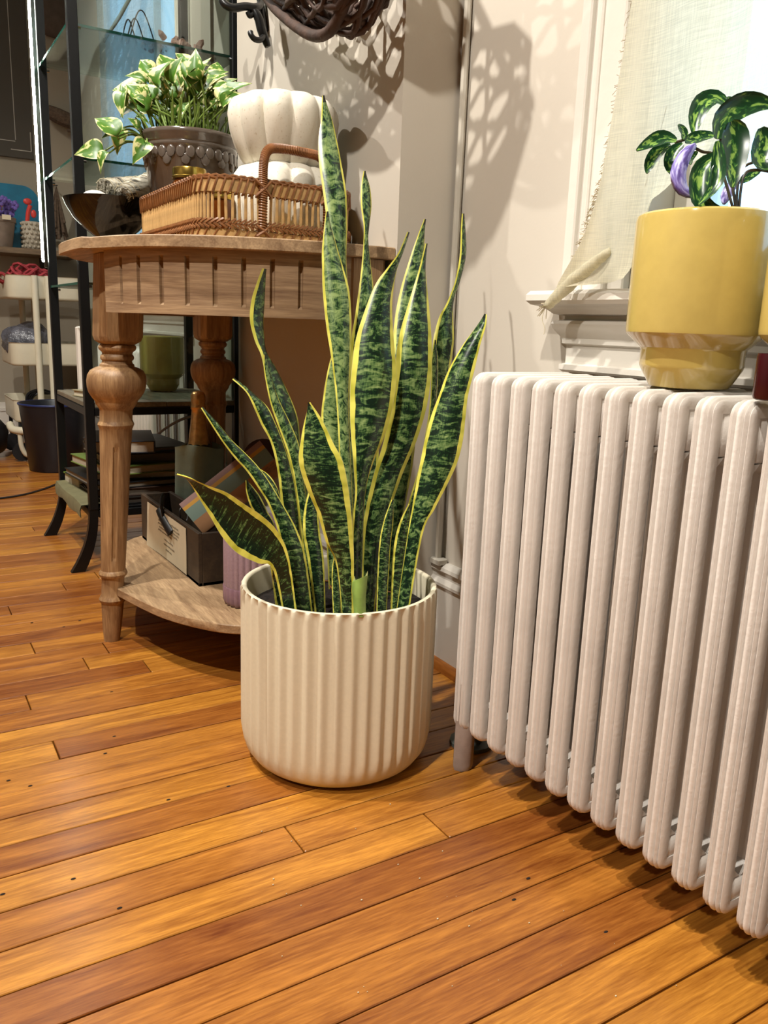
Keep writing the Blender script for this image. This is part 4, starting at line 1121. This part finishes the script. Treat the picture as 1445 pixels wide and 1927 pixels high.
MB().tube(catmull([bsk(0.02, PI/2, .5), (.66, 1.2, 1.35), (.69, 1.4, 1.52), (.66, 1.6, 1.42), bsk(.98, PI/2, .5)], 8), .008, 8).build('handle', M_willow, bk, world=True, angle=80)

MB().tube([(.686, 1.40, 1.512), (.70, 1.40, 1.505), (PXF+.002, 1.40, 1.515)], .004, 8).build('nail', M_iron, bk, world=True)

# ================================================================== glass shelving unit
EX0, EX1, EY0, EY1 = .388, .772, 1.972, 2.375
et = thing('glass_shelving_unit', ((EX0+EX1)/2, (EY0+EY1)/2, 0), 'tall black metal shelving unit with glass shelves beside the pier', 'shelving')
eb = lambda mb, n, m, **k: mb.build(n, m, et, world=True, **k)
PS = .021
for x in (EX0, EX1-PS):
    for y in (EY0, EY1-PS):
        q = -1 if x == EX0 else 1
        mb = MB().box((x, y, .15), (x+PS, y+PS, 2.15), .0015); po_ = eb(mb, 'post', M_black, angle=30)
        xc = x+PS/2; f_ = MB(); rs = []
        for i in range(9):
            t_ = i/8; z = .16*(1-t_); off = q*.042*t_**2.3*(1 if q < 0 else .25); hw = .0105+.006*t_**2*(q < 0); 
            rs.append([(xc+off-hw, y+.002, z), (xc+off+hw*.9, y+.002, z), (xc+off+hw*.9, y+PS-.002, z), (xc+off-hw, y+PS-.002, z)])
        f_.rings(rs, cap=True); fo = f_.build('foot', M_black, po_, angle=50); fo.matrix_parent_inverse = Matrix.Identity(4)
for z in (.148, .392, 2.13):
    for a, b in (((EX0+PS, EY0+.002, z-.018), (EX1-PS, EY0+PS-.002, z)), ((EX0+PS, EY1-PS+.002, z-.018), (EX1-PS, EY1-.002, z)), ((EX0+.002, EY0+PS, z-.018), (EX0+PS-.002, EY1-PS, z)), ((EX1-PS+.002, EY0+PS, z-.018), (EX1-.002, EY1-PS, z))):
        eb(MB().box(a, b, .001), 'rail', M_black, smooth=False)
nb = 4
for i in range(nb):
    xa = EX0+.004+(EX1-EX0-.008)*i/nb; xb = EX0+.004+(EX1-EX0-.008)*(i+1)/nb
    eb(MB().box((xa+.0006, EY0+.004, .3925), (xb-.0006, EY1-.004, .404+.0006*(i % 2)), .001), 'shelf_board', M_etwood, smooth=False)
eb(MB().box((EX0+.01, EY0+.01, .1485), (EX1-.01, EY1-.01, .153), .001), 'lower_shelf', M_black, smooth=False)
for z in (.670, .935, 1.200, 1.5):
    s_ = eb(MB().box((EX0+.004, EY0+PS+.001, z), (EX1-.004, EY1-PS-.001, z+.0055)), 'glass_shelf', M_glass, smooth=False)
    e_ = MB().box((EX0+PS, EY0+.016, z), (EX1-PS, EY0+PS+.001, z+.0055)).box((EX0+.0025, EY0+PS, z), (EX0+.004, EY1-PS, z+.0055)).build('polished_edge', M_glassedge, s_, smooth=False)
    e_.matrix_parent_inverse = Matrix.Identity(4)
    for yy in (EY0+.010, EY1-.010):
        for xx in (EX0+PS+.003, EX1-PS-.003):
            pg = MB().tube([(xx-.004, yy, z-.004), (xx+.004, yy, z-.004)], .003, 8).build('shelf_pin', M_chrome, s_); pg.matrix_parent_inverse = Matrix.Identity(4)
eb(MB().box((EX0+PS, EY0+.008, .41), (EX1-PS, EY0+.0105, 2.11)), 'side_pane', M_glass, smooth=False)
# LED strip on the far front post
ld = thing('led_strip', (EX0-.01, EY1-.01, .72), 'glowing vertical LED light strip on the far post of the shelving', 'light strip')
MB().box((EX0-.014, EY1-.022, .735), (EX0-.001, EY1-.006, 2.1), .002).build('diffuser', M_led, ld, world=True)
MB().box((EX0-.010, EY1-.024, .72), (EX0-.001, EY1-.021, 2.1), .0005).build('channel', M_chrome, ld, world=True, smooth=False)

# things in the shelving
ypot('yellow_planter', (.660, 2.285), .4050, .88, 'dim yellow stepped planter standing in the glass shelving unit')
o = thing('upright_panel', (.434, 2.23, .4052), 'slim white ridged panel standing upright on the wooden shelf', 'panel')
MB().box((.425, 2.215, .4052), (.443, 2.245, .575), .004).build('panel_body', M_trim, o, world=True, angle=30)
MB().tube([(.434, 2.2145, .415), (.434, 2.2145, .568)], .004, 8).build('ridge', M_trim, o, world=True)
def book(x, y, z, w, l, t, rz, cov, page, label):
    r = thing('book', (x, y, z), label, 'book', 'books in the glass shelving', rz)
    cm = flat('cover_'+cov[1:], cov, .45, var=.15, scale=25); pm = flat('pages_'+page[1:], page, .9, var=.06, scale=200)
    MB().box((-w/2+.003, -l/2+.004, .0025), (w/2-.004, l/2-.004, t-.0025)).build('page_block', pm, r, smooth=False)
    c = MB().box((-w/2, -l/2, 0), (w/2, l/2, .0025), .0004).box((-w/2, -l/2, t-.0025), (w/2, l/2, t), .0004).box((w/2-.003, -l/2, .001), (w/2, l/2, t-.001), .0005)
    c.build('cover', cm, r, smooth=False)
z = .1535
BK = [(.53, 2.14, .23, .28, .016, .05, '#16120e', '#4a4238', 'large dark book at the bottom of the shelving stack'),
      (.54, 2.15, .25, .28, .020, -.06, '#3a2a22', '#5a5044', 'brown book second from the bottom of the stack'),
      (.52, 2.15, .24, .27, .015, .10, '#0d0d0e', '#8f8778', 'thin black book with grey pages in the stack'),
      (.55, 2.17, .23, .26, .018, -.12, '#191511', '#b9ae98', 'dark book with cream pages in the stack'),
      (.535, 2.14, .235, .25, .022, .16, '#5d7030', '#a89c86', 'book with green leafy cover in the stack'),
      (.55, 2.18, .22, .26, .020, -.05, '#6b6250', '#7b7261', 'olive grey book in the stack'),
      (.56, 2.20, .21, .25, .012, .08, '#5d6a74', '#9b9486', 'slate blue paperback near the top of the stack'),
      (.495, 2.10, .16, .21, .030, -.22, '#131c2c', '#b0a493', 'navy hardcover lying on top of the book stack')]
for b in BK:
    x, y, w, l, t, rz, cv, pg_, lb = b; book(x, y, z, w, l, t, rz, cv, pg_, lb); z += t+.0004
book(.432, 2.12, .4050, .045, .10, .016, .3, '#8d8468', '#c8bea6', 'small pale book lying on the wooden shelf by the panel')
book(.425, 2.27, .1535, .05, .13, .03, .1, '#6d8a34', '#b9ae96', 'green edged book at the far front of the lower shelf')
cl = MB(); rs = []
for i in range(8):
    y = 2.0+.33*i/7; rs.append([(.47, y, .158), (.40, y, .160), (.374, y, .158+.003*math.sin(i)), (.370, y, .146), (.371, y, .128+.004*math.sin(i*1.7))])
cl.rings(rs, closed=False); n_ = len(cl.v); cl.v += [(x+.002, y, zz-.002) for x, y, zz in cl.v]; cl.f += [tuple(n_+i for i in reversed(q_)) for q_ in cl.f]
tag(cl.build('olive_cloth', flat('olive_fabric', '#6f6a4a', .9, var=.15)), 'folded olive cloth hanging over the lower shelf front', 'cloth')
cr = MB()
for i in range(34):
    p = Vector((.655+rnd.gauss(0, .03), 2.06+rnd.gauss(0, .012), 1.206+abs(rnd.gauss(0, .012)))); dr = Vector((rnd.gauss(0, .6), rnd.gauss(0, .6), 1)).normalized()
    r_ = rnd.uniform(.006, .012); L_ = rnd.uniform(.010, .024)
    cr.tube([p-dr*.004, p+dr*L_*.6, p+dr*L_], [r_, r_*.9, .001], 6)
tag(cr.build('pink_crystal', M_pink, smooth=False), 'rough pink crystal cluster on the upper glass shelf', 'crystal')
fe = MB(); fa, fb = Vector((.485, 2.08, 1.206)), Vector((.560, 2.08, 1.33))
fe.tube([fa, fa.lerp(fb, .5)+Vector((.002, 0, 0)), fb], [.004, .006, .005], 8, flat=.4)
fe.tube([fa, fb], .0015, 5)
tag(fe.build('white_feather', M_feather), 'long white feather leaning on the upper glass shelf', 'feather')
co_ = MB()
for a, b, h_ in ((.52, .555, .05), (.53, .575, .055), (.535, .60, .075)):
    co_.tube(catmull([(a, 2.06, 1.207), ((a*.7+b*.3), 2.06, 1.207+h_*.8), ((a+b)/2, 2.06, 1.207+h_), ((a*.3+b*.7), 2.06, 1.207+h_*.75), (b, 2.06, 1.207)], 6), .0016, 6)
tag(co_.build('knotted_string', M_cable), 'looped black twisted string on the upper glass shelf', 'string')
wcb = MB().tube(catmull([onx(395, 775, .70), onx(340, 790, .70), onx(300, 815, .70), onx(280, 840, .70)], 8), .004, 6)
tag(wcb.build('black_cable', M_cable), 'black cable hanging behind the shelving by the far radiator', 'cable')

# ================================================================== far window things
r2 = thing('cast_iron_radiator', (.77, 2.9, 0), 'far white radiator behind the shelving under the second window', 'radiator')
radiator(r2, .705, .812, .062, .50, [2.585+.0375*k for k in range(20)], (0, 19))
c2 = thing('blue_curtain', (.79, 3.0, 1.2), 'pale blue sheer curtain at the far window', 'curtain')
rs = []
for i in range(16):
    z = 2.05-(2.05-.665)*i/15
    rs.append([(.785+.006*math.sin(y_*60+i*.15), y_, z) for y_ in [2.72+.7*k/40+.02*math.sin(i*.2) for k in range(41)]])
MB().rings(rs, closed=False).build('cloth', M_linenb, c2, world=True, angle=180)

# ================================================================== far end of the room
fs = thing('wall_shelf', (.1, 4.12, .87), 'wooden wall shelf on the far end wall above the cart', 'shelf')
MB().box((-.7, 4.02, .858), (.80, FARY-.001, .882), .001).build('board', M_shelf, fs, world=True, smooth=False)
for x in (-.4, .66):
    b_ = MB().box((x, 4.06, .70), (x+.03, 4.245, .857)); b_.v = [(p[0], p[1]+(.15 if p[2] < .75 and p[1] < 4.1 else 0), p[2]) for p in b_.v]
    b_.build('bracket', M_black, fs, world=True, smooth=False)
pn = MB(); oc = [(x, z) for x, z in [(.25, .885), (.665, .885), (.672, 1.08)] + [(.60+.07*math.cos(a), 1.10+.07*math.sin(a)) for a in [PI/2*i/6 for i in range(7)]] + [(.25, 1.175)]]
pn.rings([[(x, 4.205+.03*((z-.885)/.29), z) for x, z in oc], [(x, 4.22+.03*((z-.885)/.29), z) for x, z in oc]], cap=True)
tag(pn.build('painted_board', M_paint, smooth=False), 'teal blue painted board leaning on the far shelf', 'painting')
tp = thing('flower_pot', (.475, 4.10, .8825), 'weathered taupe flower pot with a frilled rim on the far shelf', 'pot')
MB().lathe([(.052, 0), (.054, .003), (.070, .105), (.074, .107), (.076, .125), (.072, .127), (.068, .12), (.05, .01)], 40, lambda a, z: 1+.008*math.sin(a*20)*(z > .09)).build('pot_body', M_terra, tp, angle=40)
tg = MB().box((.01, -.080, .112), (.045, -.077, .132)).build('name_tag', M_paper, tp, smooth=False)
fw = thing('violet_plant', (.475, 4.10, .99), 'bunch of purple flowers in the far taupe pot', 'plant')
for k in range(38):
    a = rnd.uniform(0, 2*PI); r_ = .075*math.sqrt(rnd.random()); p = Vector((.475+r_*math.cos(a), 4.10+r_*math.sin(a)*.8, 1.02+rnd.uniform(0, .09)*(1-r_*6)))
    if k % 2 == 0: MB().tube([Vector((.475, 4.10, .98)), p], .0015, 4).build('stem', M_stem, fw, world=True)
    f_ = MB()
    for j in range(5):
        b = 2*PI*j/5; f_.sphere((p.x+.011*math.cos(b), p.y-.004, p.z+.011*math.sin(b)), (.0085, .003, .0085), 6, 4)
    f_.build('flower', M_flowerr if k % 9 == 0 else M_flower, fw, world=True)
kp = thing('knobbly_pot', (.612, 4.11, .8825), 'small ivory pot covered in knobbly rows on the far shelf', 'pot')
kb = MB().lathe([(.036, 0), (.038, .002), (.040, .118), (.036, .12), (.034, .02)], 32)
for i in range(6):
    for j in range(13):
        a = 2*PI*(j+.5*(i % 2))/13; kb.sphere((.040*math.cos(a), .040*math.sin(a), .012+.0195*i), (.007, .007, .0075), 6, 4)
kb.build('pot_body', M_knob, kp, angle=70)
rp_ = MB().tube(catmull([(.595, 4.09, 1.0), (.60, 4.085, 1.04), (.61, 4.08, 1.07)], 4), .009, 8).sphere((.60, 4.085, 1.085), (.018, .006, .014), 10, 6).sphere((.622, 4.085, 1.035), (.012, .006, .018), 10, 6)
tag(rp_.build('red_clippers', M_redp), 'bright red handled clippers standing in the ivory pot', 'clippers')
dk = MB().box((.575, 4.13, 1.003), (.625, 4.16, 1.062), .002)
tag(dk.build('dark_tin', M_black, smooth=False), 'small dark tin behind the red clippers on the far shelf', 'tin').location.z = -.1205
cb = thing('chalk_board', (.45, FARY-.01, 1.6), 'charcoal board with thin chalk border lines on the end wall', 'board')
MB().box((-.4, FARY-.018, 1.285), (.66, FARY-.001, 2.3), .002).build('panel', M_board, cb, world=True, smooth=False)
for a, b in (((.648, 1.318), (.652, 1.40)), ((.565, 1.316), (.65, 1.320)), ((.585, 1.36), (.588, 2.2)), ((-.3, 1.352), (.585, 1.355))):
    MB().box((a[0], FARY-.0195, a[1]), (b[0], FARY-.0175, b[1])).build('chalk_line', M_chalk, cb, world=True, smooth=False)
gd = MB().lathe([(.002, 0), (.05, .006), (.085, .04), (.095, .10), (.09, .20), (.03, .26), (.002, .262)], 30)
gd.v = [(x, y*.5, z_) for x, y, z_ in gd.v]
o = gd.build('grey_pod', flat('grey_felt', '#5a5048', .95, var=.15), angle=60); o.location = (.78, FARY-.05, 1.80); tag(o, 'rounded grey brown pod hanging on the end wall', 'wall hanging')
dw = MB().tube(catmull([(.70, 4.19, 1.50), (.78, 4.18, 1.47), (.88, 4.18, 1.44), (.80, 4.18, 1.42)], 6), [.012, .02, .026, .03, .032, .034, .034, .034, .03, .028, .026, .02, .018, .016, .014, .012, .01, .008, .006], 8)
tag(dw.build('driftwood', M_dried), 'grey driftwood piece on the end wall seen through the shelving', 'driftwood')
df = thing('dried_bouquet', (.735, 4.13, 1.0), 'bunch of dried brown flowers hanging above the far shelf', 'bouquet')
for k in range(40):
    a = rnd.uniform(0, 2*PI); r_ = rnd.uniform(.01, .05)
    MB().tube([(.735, 4.15, 1.17), (.735+r_*math.cos(a), 4.15+r_*math.sin(a)*.5, .97+rnd.uniform(-.03, .05))], [.002, .008], 5).build('stalk', M_dried, df, world=True)
MB().tube([(.735, 4.13, 1.172), (.735, FARY, 1.185)], .003, 6).build('nail', M_black, df, world=True)
# cart
ct = thing('utility_cart', (.585, 3.80, 0), 'cream metal utility cart with three trays by the end wall', 'cart')
def tray_box(z0, z1):
    mb = MB(); rs = []
    def rr_(x0, x1, y0, y1, r): 
        p = []
        for cx, cy, a0 in ((x1-r, y1-r, 0), (x0+r, y1-r, PI/2), (x0+r, y0+r, PI), (x1-r, y0+r, 1.5*PI)): p += arc((cx, cy), r, a0, a0+PI/2, 5)
        return p
    A = (.440, .735, 3.63, 3.99)
    def ring(i, z): return [(x, y, z) for x, y in rr_(A[0]+i, A[1]-i, A[2]+i, A[3]-i, .045-i)]
    return MB().rings([ring(.006, z0), ring(.002, z0+.003), ring(0, z0+.01), ring(0, z1-.002), ring(-.003, z1), ring(.001, z1), ring(.003, z1-.004), ring(.003, z0+.006)], cap=True)
for z0, z1 in ((.660, .752), (.395, .487), (.165, .255)):
    t_ = tray_box(z0, z1).build('tray', M_creamcart, ct, world=True, angle=40)
    s_ = MB().tube([(.588, 3.629, (z0+z1)/2), (.588, 3.618, (z0+z1)/2)], .008, 10).build('screw', M_chrome, t_); s_.matrix_parent_inverse = Matrix.Identity(4)
for x in (.540, .590):
    for y in (3.620, 4.0):
        MB().tube([(x, y, .11), (x, y, .752)], .0125, 12).build('upright', M_creamcart, ct, world=True)
for x in (.46, .715):
    for y in (3.66, 3.96):
        MB().tube([(x, y-.008, .04), (x, y+.008, .04)], .038, 16).tube([(x, y, .05), (x, y, .168)], .008, 8).build('caster', M_cable, ct, world=True)
rr2 = MB()
for k in range(16):
    c_ = Vector((.50+rnd.uniform(-.04, .10), 3.75+rnd.uniform(-.06, .08), .70+rnd.uniform(.0, .085)))
    rr2.tube([c_+Vector((rnd.uniform(-.05, .05), rnd.uniform(-.05, .05), rnd.uniform(-.02, .02)))*1.0 if 0 else c_+Vector((.05*math.cos(a+k), .045*math.sin(a+k), .02*math.sin(2*a+k))) for a in [2*PI*j/14 for j in range(14)]], .006, 6, loop=True)
tag(rr2.build('red_rope', M_red), 'coiled red rope heaped in the top tray of the cart', 'rope')
pb = MB().sphere((0, 0, 0), (.10, .11, .075), 20, 12)
pb.v = [(x*(1+.12*math.sin(9*y*10+z*40)), y*(1+.1*math.sin(x*60)), z*(1+.15*math.sin(x*50+y*40))) for x, y, z in pb.v]
o = pb.build('plastic_bag', M_plastic, angle=30); o.location = (.525, 3.77, .488); tag(o, 'crumpled grey plastic bag in the middle tray of the cart', 'bag')
cbm = MB()
for k in range(4):
    cbm.tube(catmull([(.50, 3.72+.02*k, .20), (.50+.01*k, 3.71, .27), (.55+.01*k, 3.70+.01*k, .292-.006*k), (.61, 3.71, .268), (.63, 3.72, .20)], 6), .005, 6)
tag(cbm.build('black_cables', M_cable), 'loops of black cable in the bottom tray of the cart', 'cable')
# waste bin
wb = thing('waste_bin', (.555, 3.43, 0), 'round navy black waste bin on the floor before the cart', 'bin')
MB().lathe([(.098, 0), (.101, .003), (.126, .256), (.129, .257), (.129, .263), (.125, .264), (.122, .258), (.097, .008), (.002, .006)], 48).build('bin_body', M_bin, wb, angle=40)
MB().lathe([(.1285, .2575), (.131, .260), (.131, .264), (.1285, .266), (.124, .265)], 48, cap=False).build('rim', M_binrim, wb, angle=60)
dp = MB().tube(catmull([onz(12, 780, .12)*1 if 0 else (.425, 3.70, .15), (.43, 3.66, .135), (.46, 3.62, .132), (.50, 3.62, .132)], 6), .016, 10)
dp.tube(catmull([(.452, 3.63, .122), (.455, 3.63, .07), (.468, 3.63, .035), (.485, 3.63, .028)], 6), .010, 10)
tag(dp.build('white_pipe', M_creamcart), 'white pipe with elbow beside the waste bin', 'pipe')
bgk = MB().sphere((0, 0, .09), (.10, .12, .09), 18, 12); bgk.v = [(x*(1+.08*math.sin(z*60)), y, max(0, z*(1+.1*math.sin(x*40)))) for x, y, z in bgk.v]
o = bgk.build('dark_bag', M_cable); o.location = (.33, 3.80, .0); tag(o, 'black bag slumped on the floor at the left edge', 'bag')
fc = MB().tube(catmull([onz(x, y, .0035) for x, y in [(-120, 950), (-40, 941), (20, 935), (70, 924), (118, 905), (150, 880)]], 8), .0035, 6)
tag(fc.build('floor_cable', M_cable), 'thin black cable lying across the floor to the shelving', 'cable')
# crumbs and flakes on the floor boards
cr_ = MB()
for k in range(45):
    p = onz(rnd.uniform(450, 1300), rnd.uniform(1500, 1900), 0); s_ = rnd.uniform(.0004, .0013)
    if p.x < .62: cr_.sphere((p.x, p.y, s_*.5+.0003), (s_, s_*.7, s_*.5), 5, 3)
o = cr_.build('floor_crumbs', flat('crumb', '#c9bda0', .9)); o['kind'] = 'stuff'; o['label'] = 'tiny pale crumbs scattered on the floor'; o['category'] = 'crumbs'

nh = MB()
for px, py in [(16, 1469), (57, 1479), (210, 1302), (198, 1418), (225, 1709), (138, 1654), (5, 1683), (215, 1386), (994, 1653), (967, 1693), (1140, 1754), (430, 1480), (317, 1505), (120, 1180), (150, 1168), (60, 1172)]:
    p = onz(px, py, 0); nh.sphere((p.x, p.y, .0002), (.0030, .0016, .0008), 8, 4)
o = nh.build('nail_holes', M_sub, fl); o['kind'] = 'stuff'
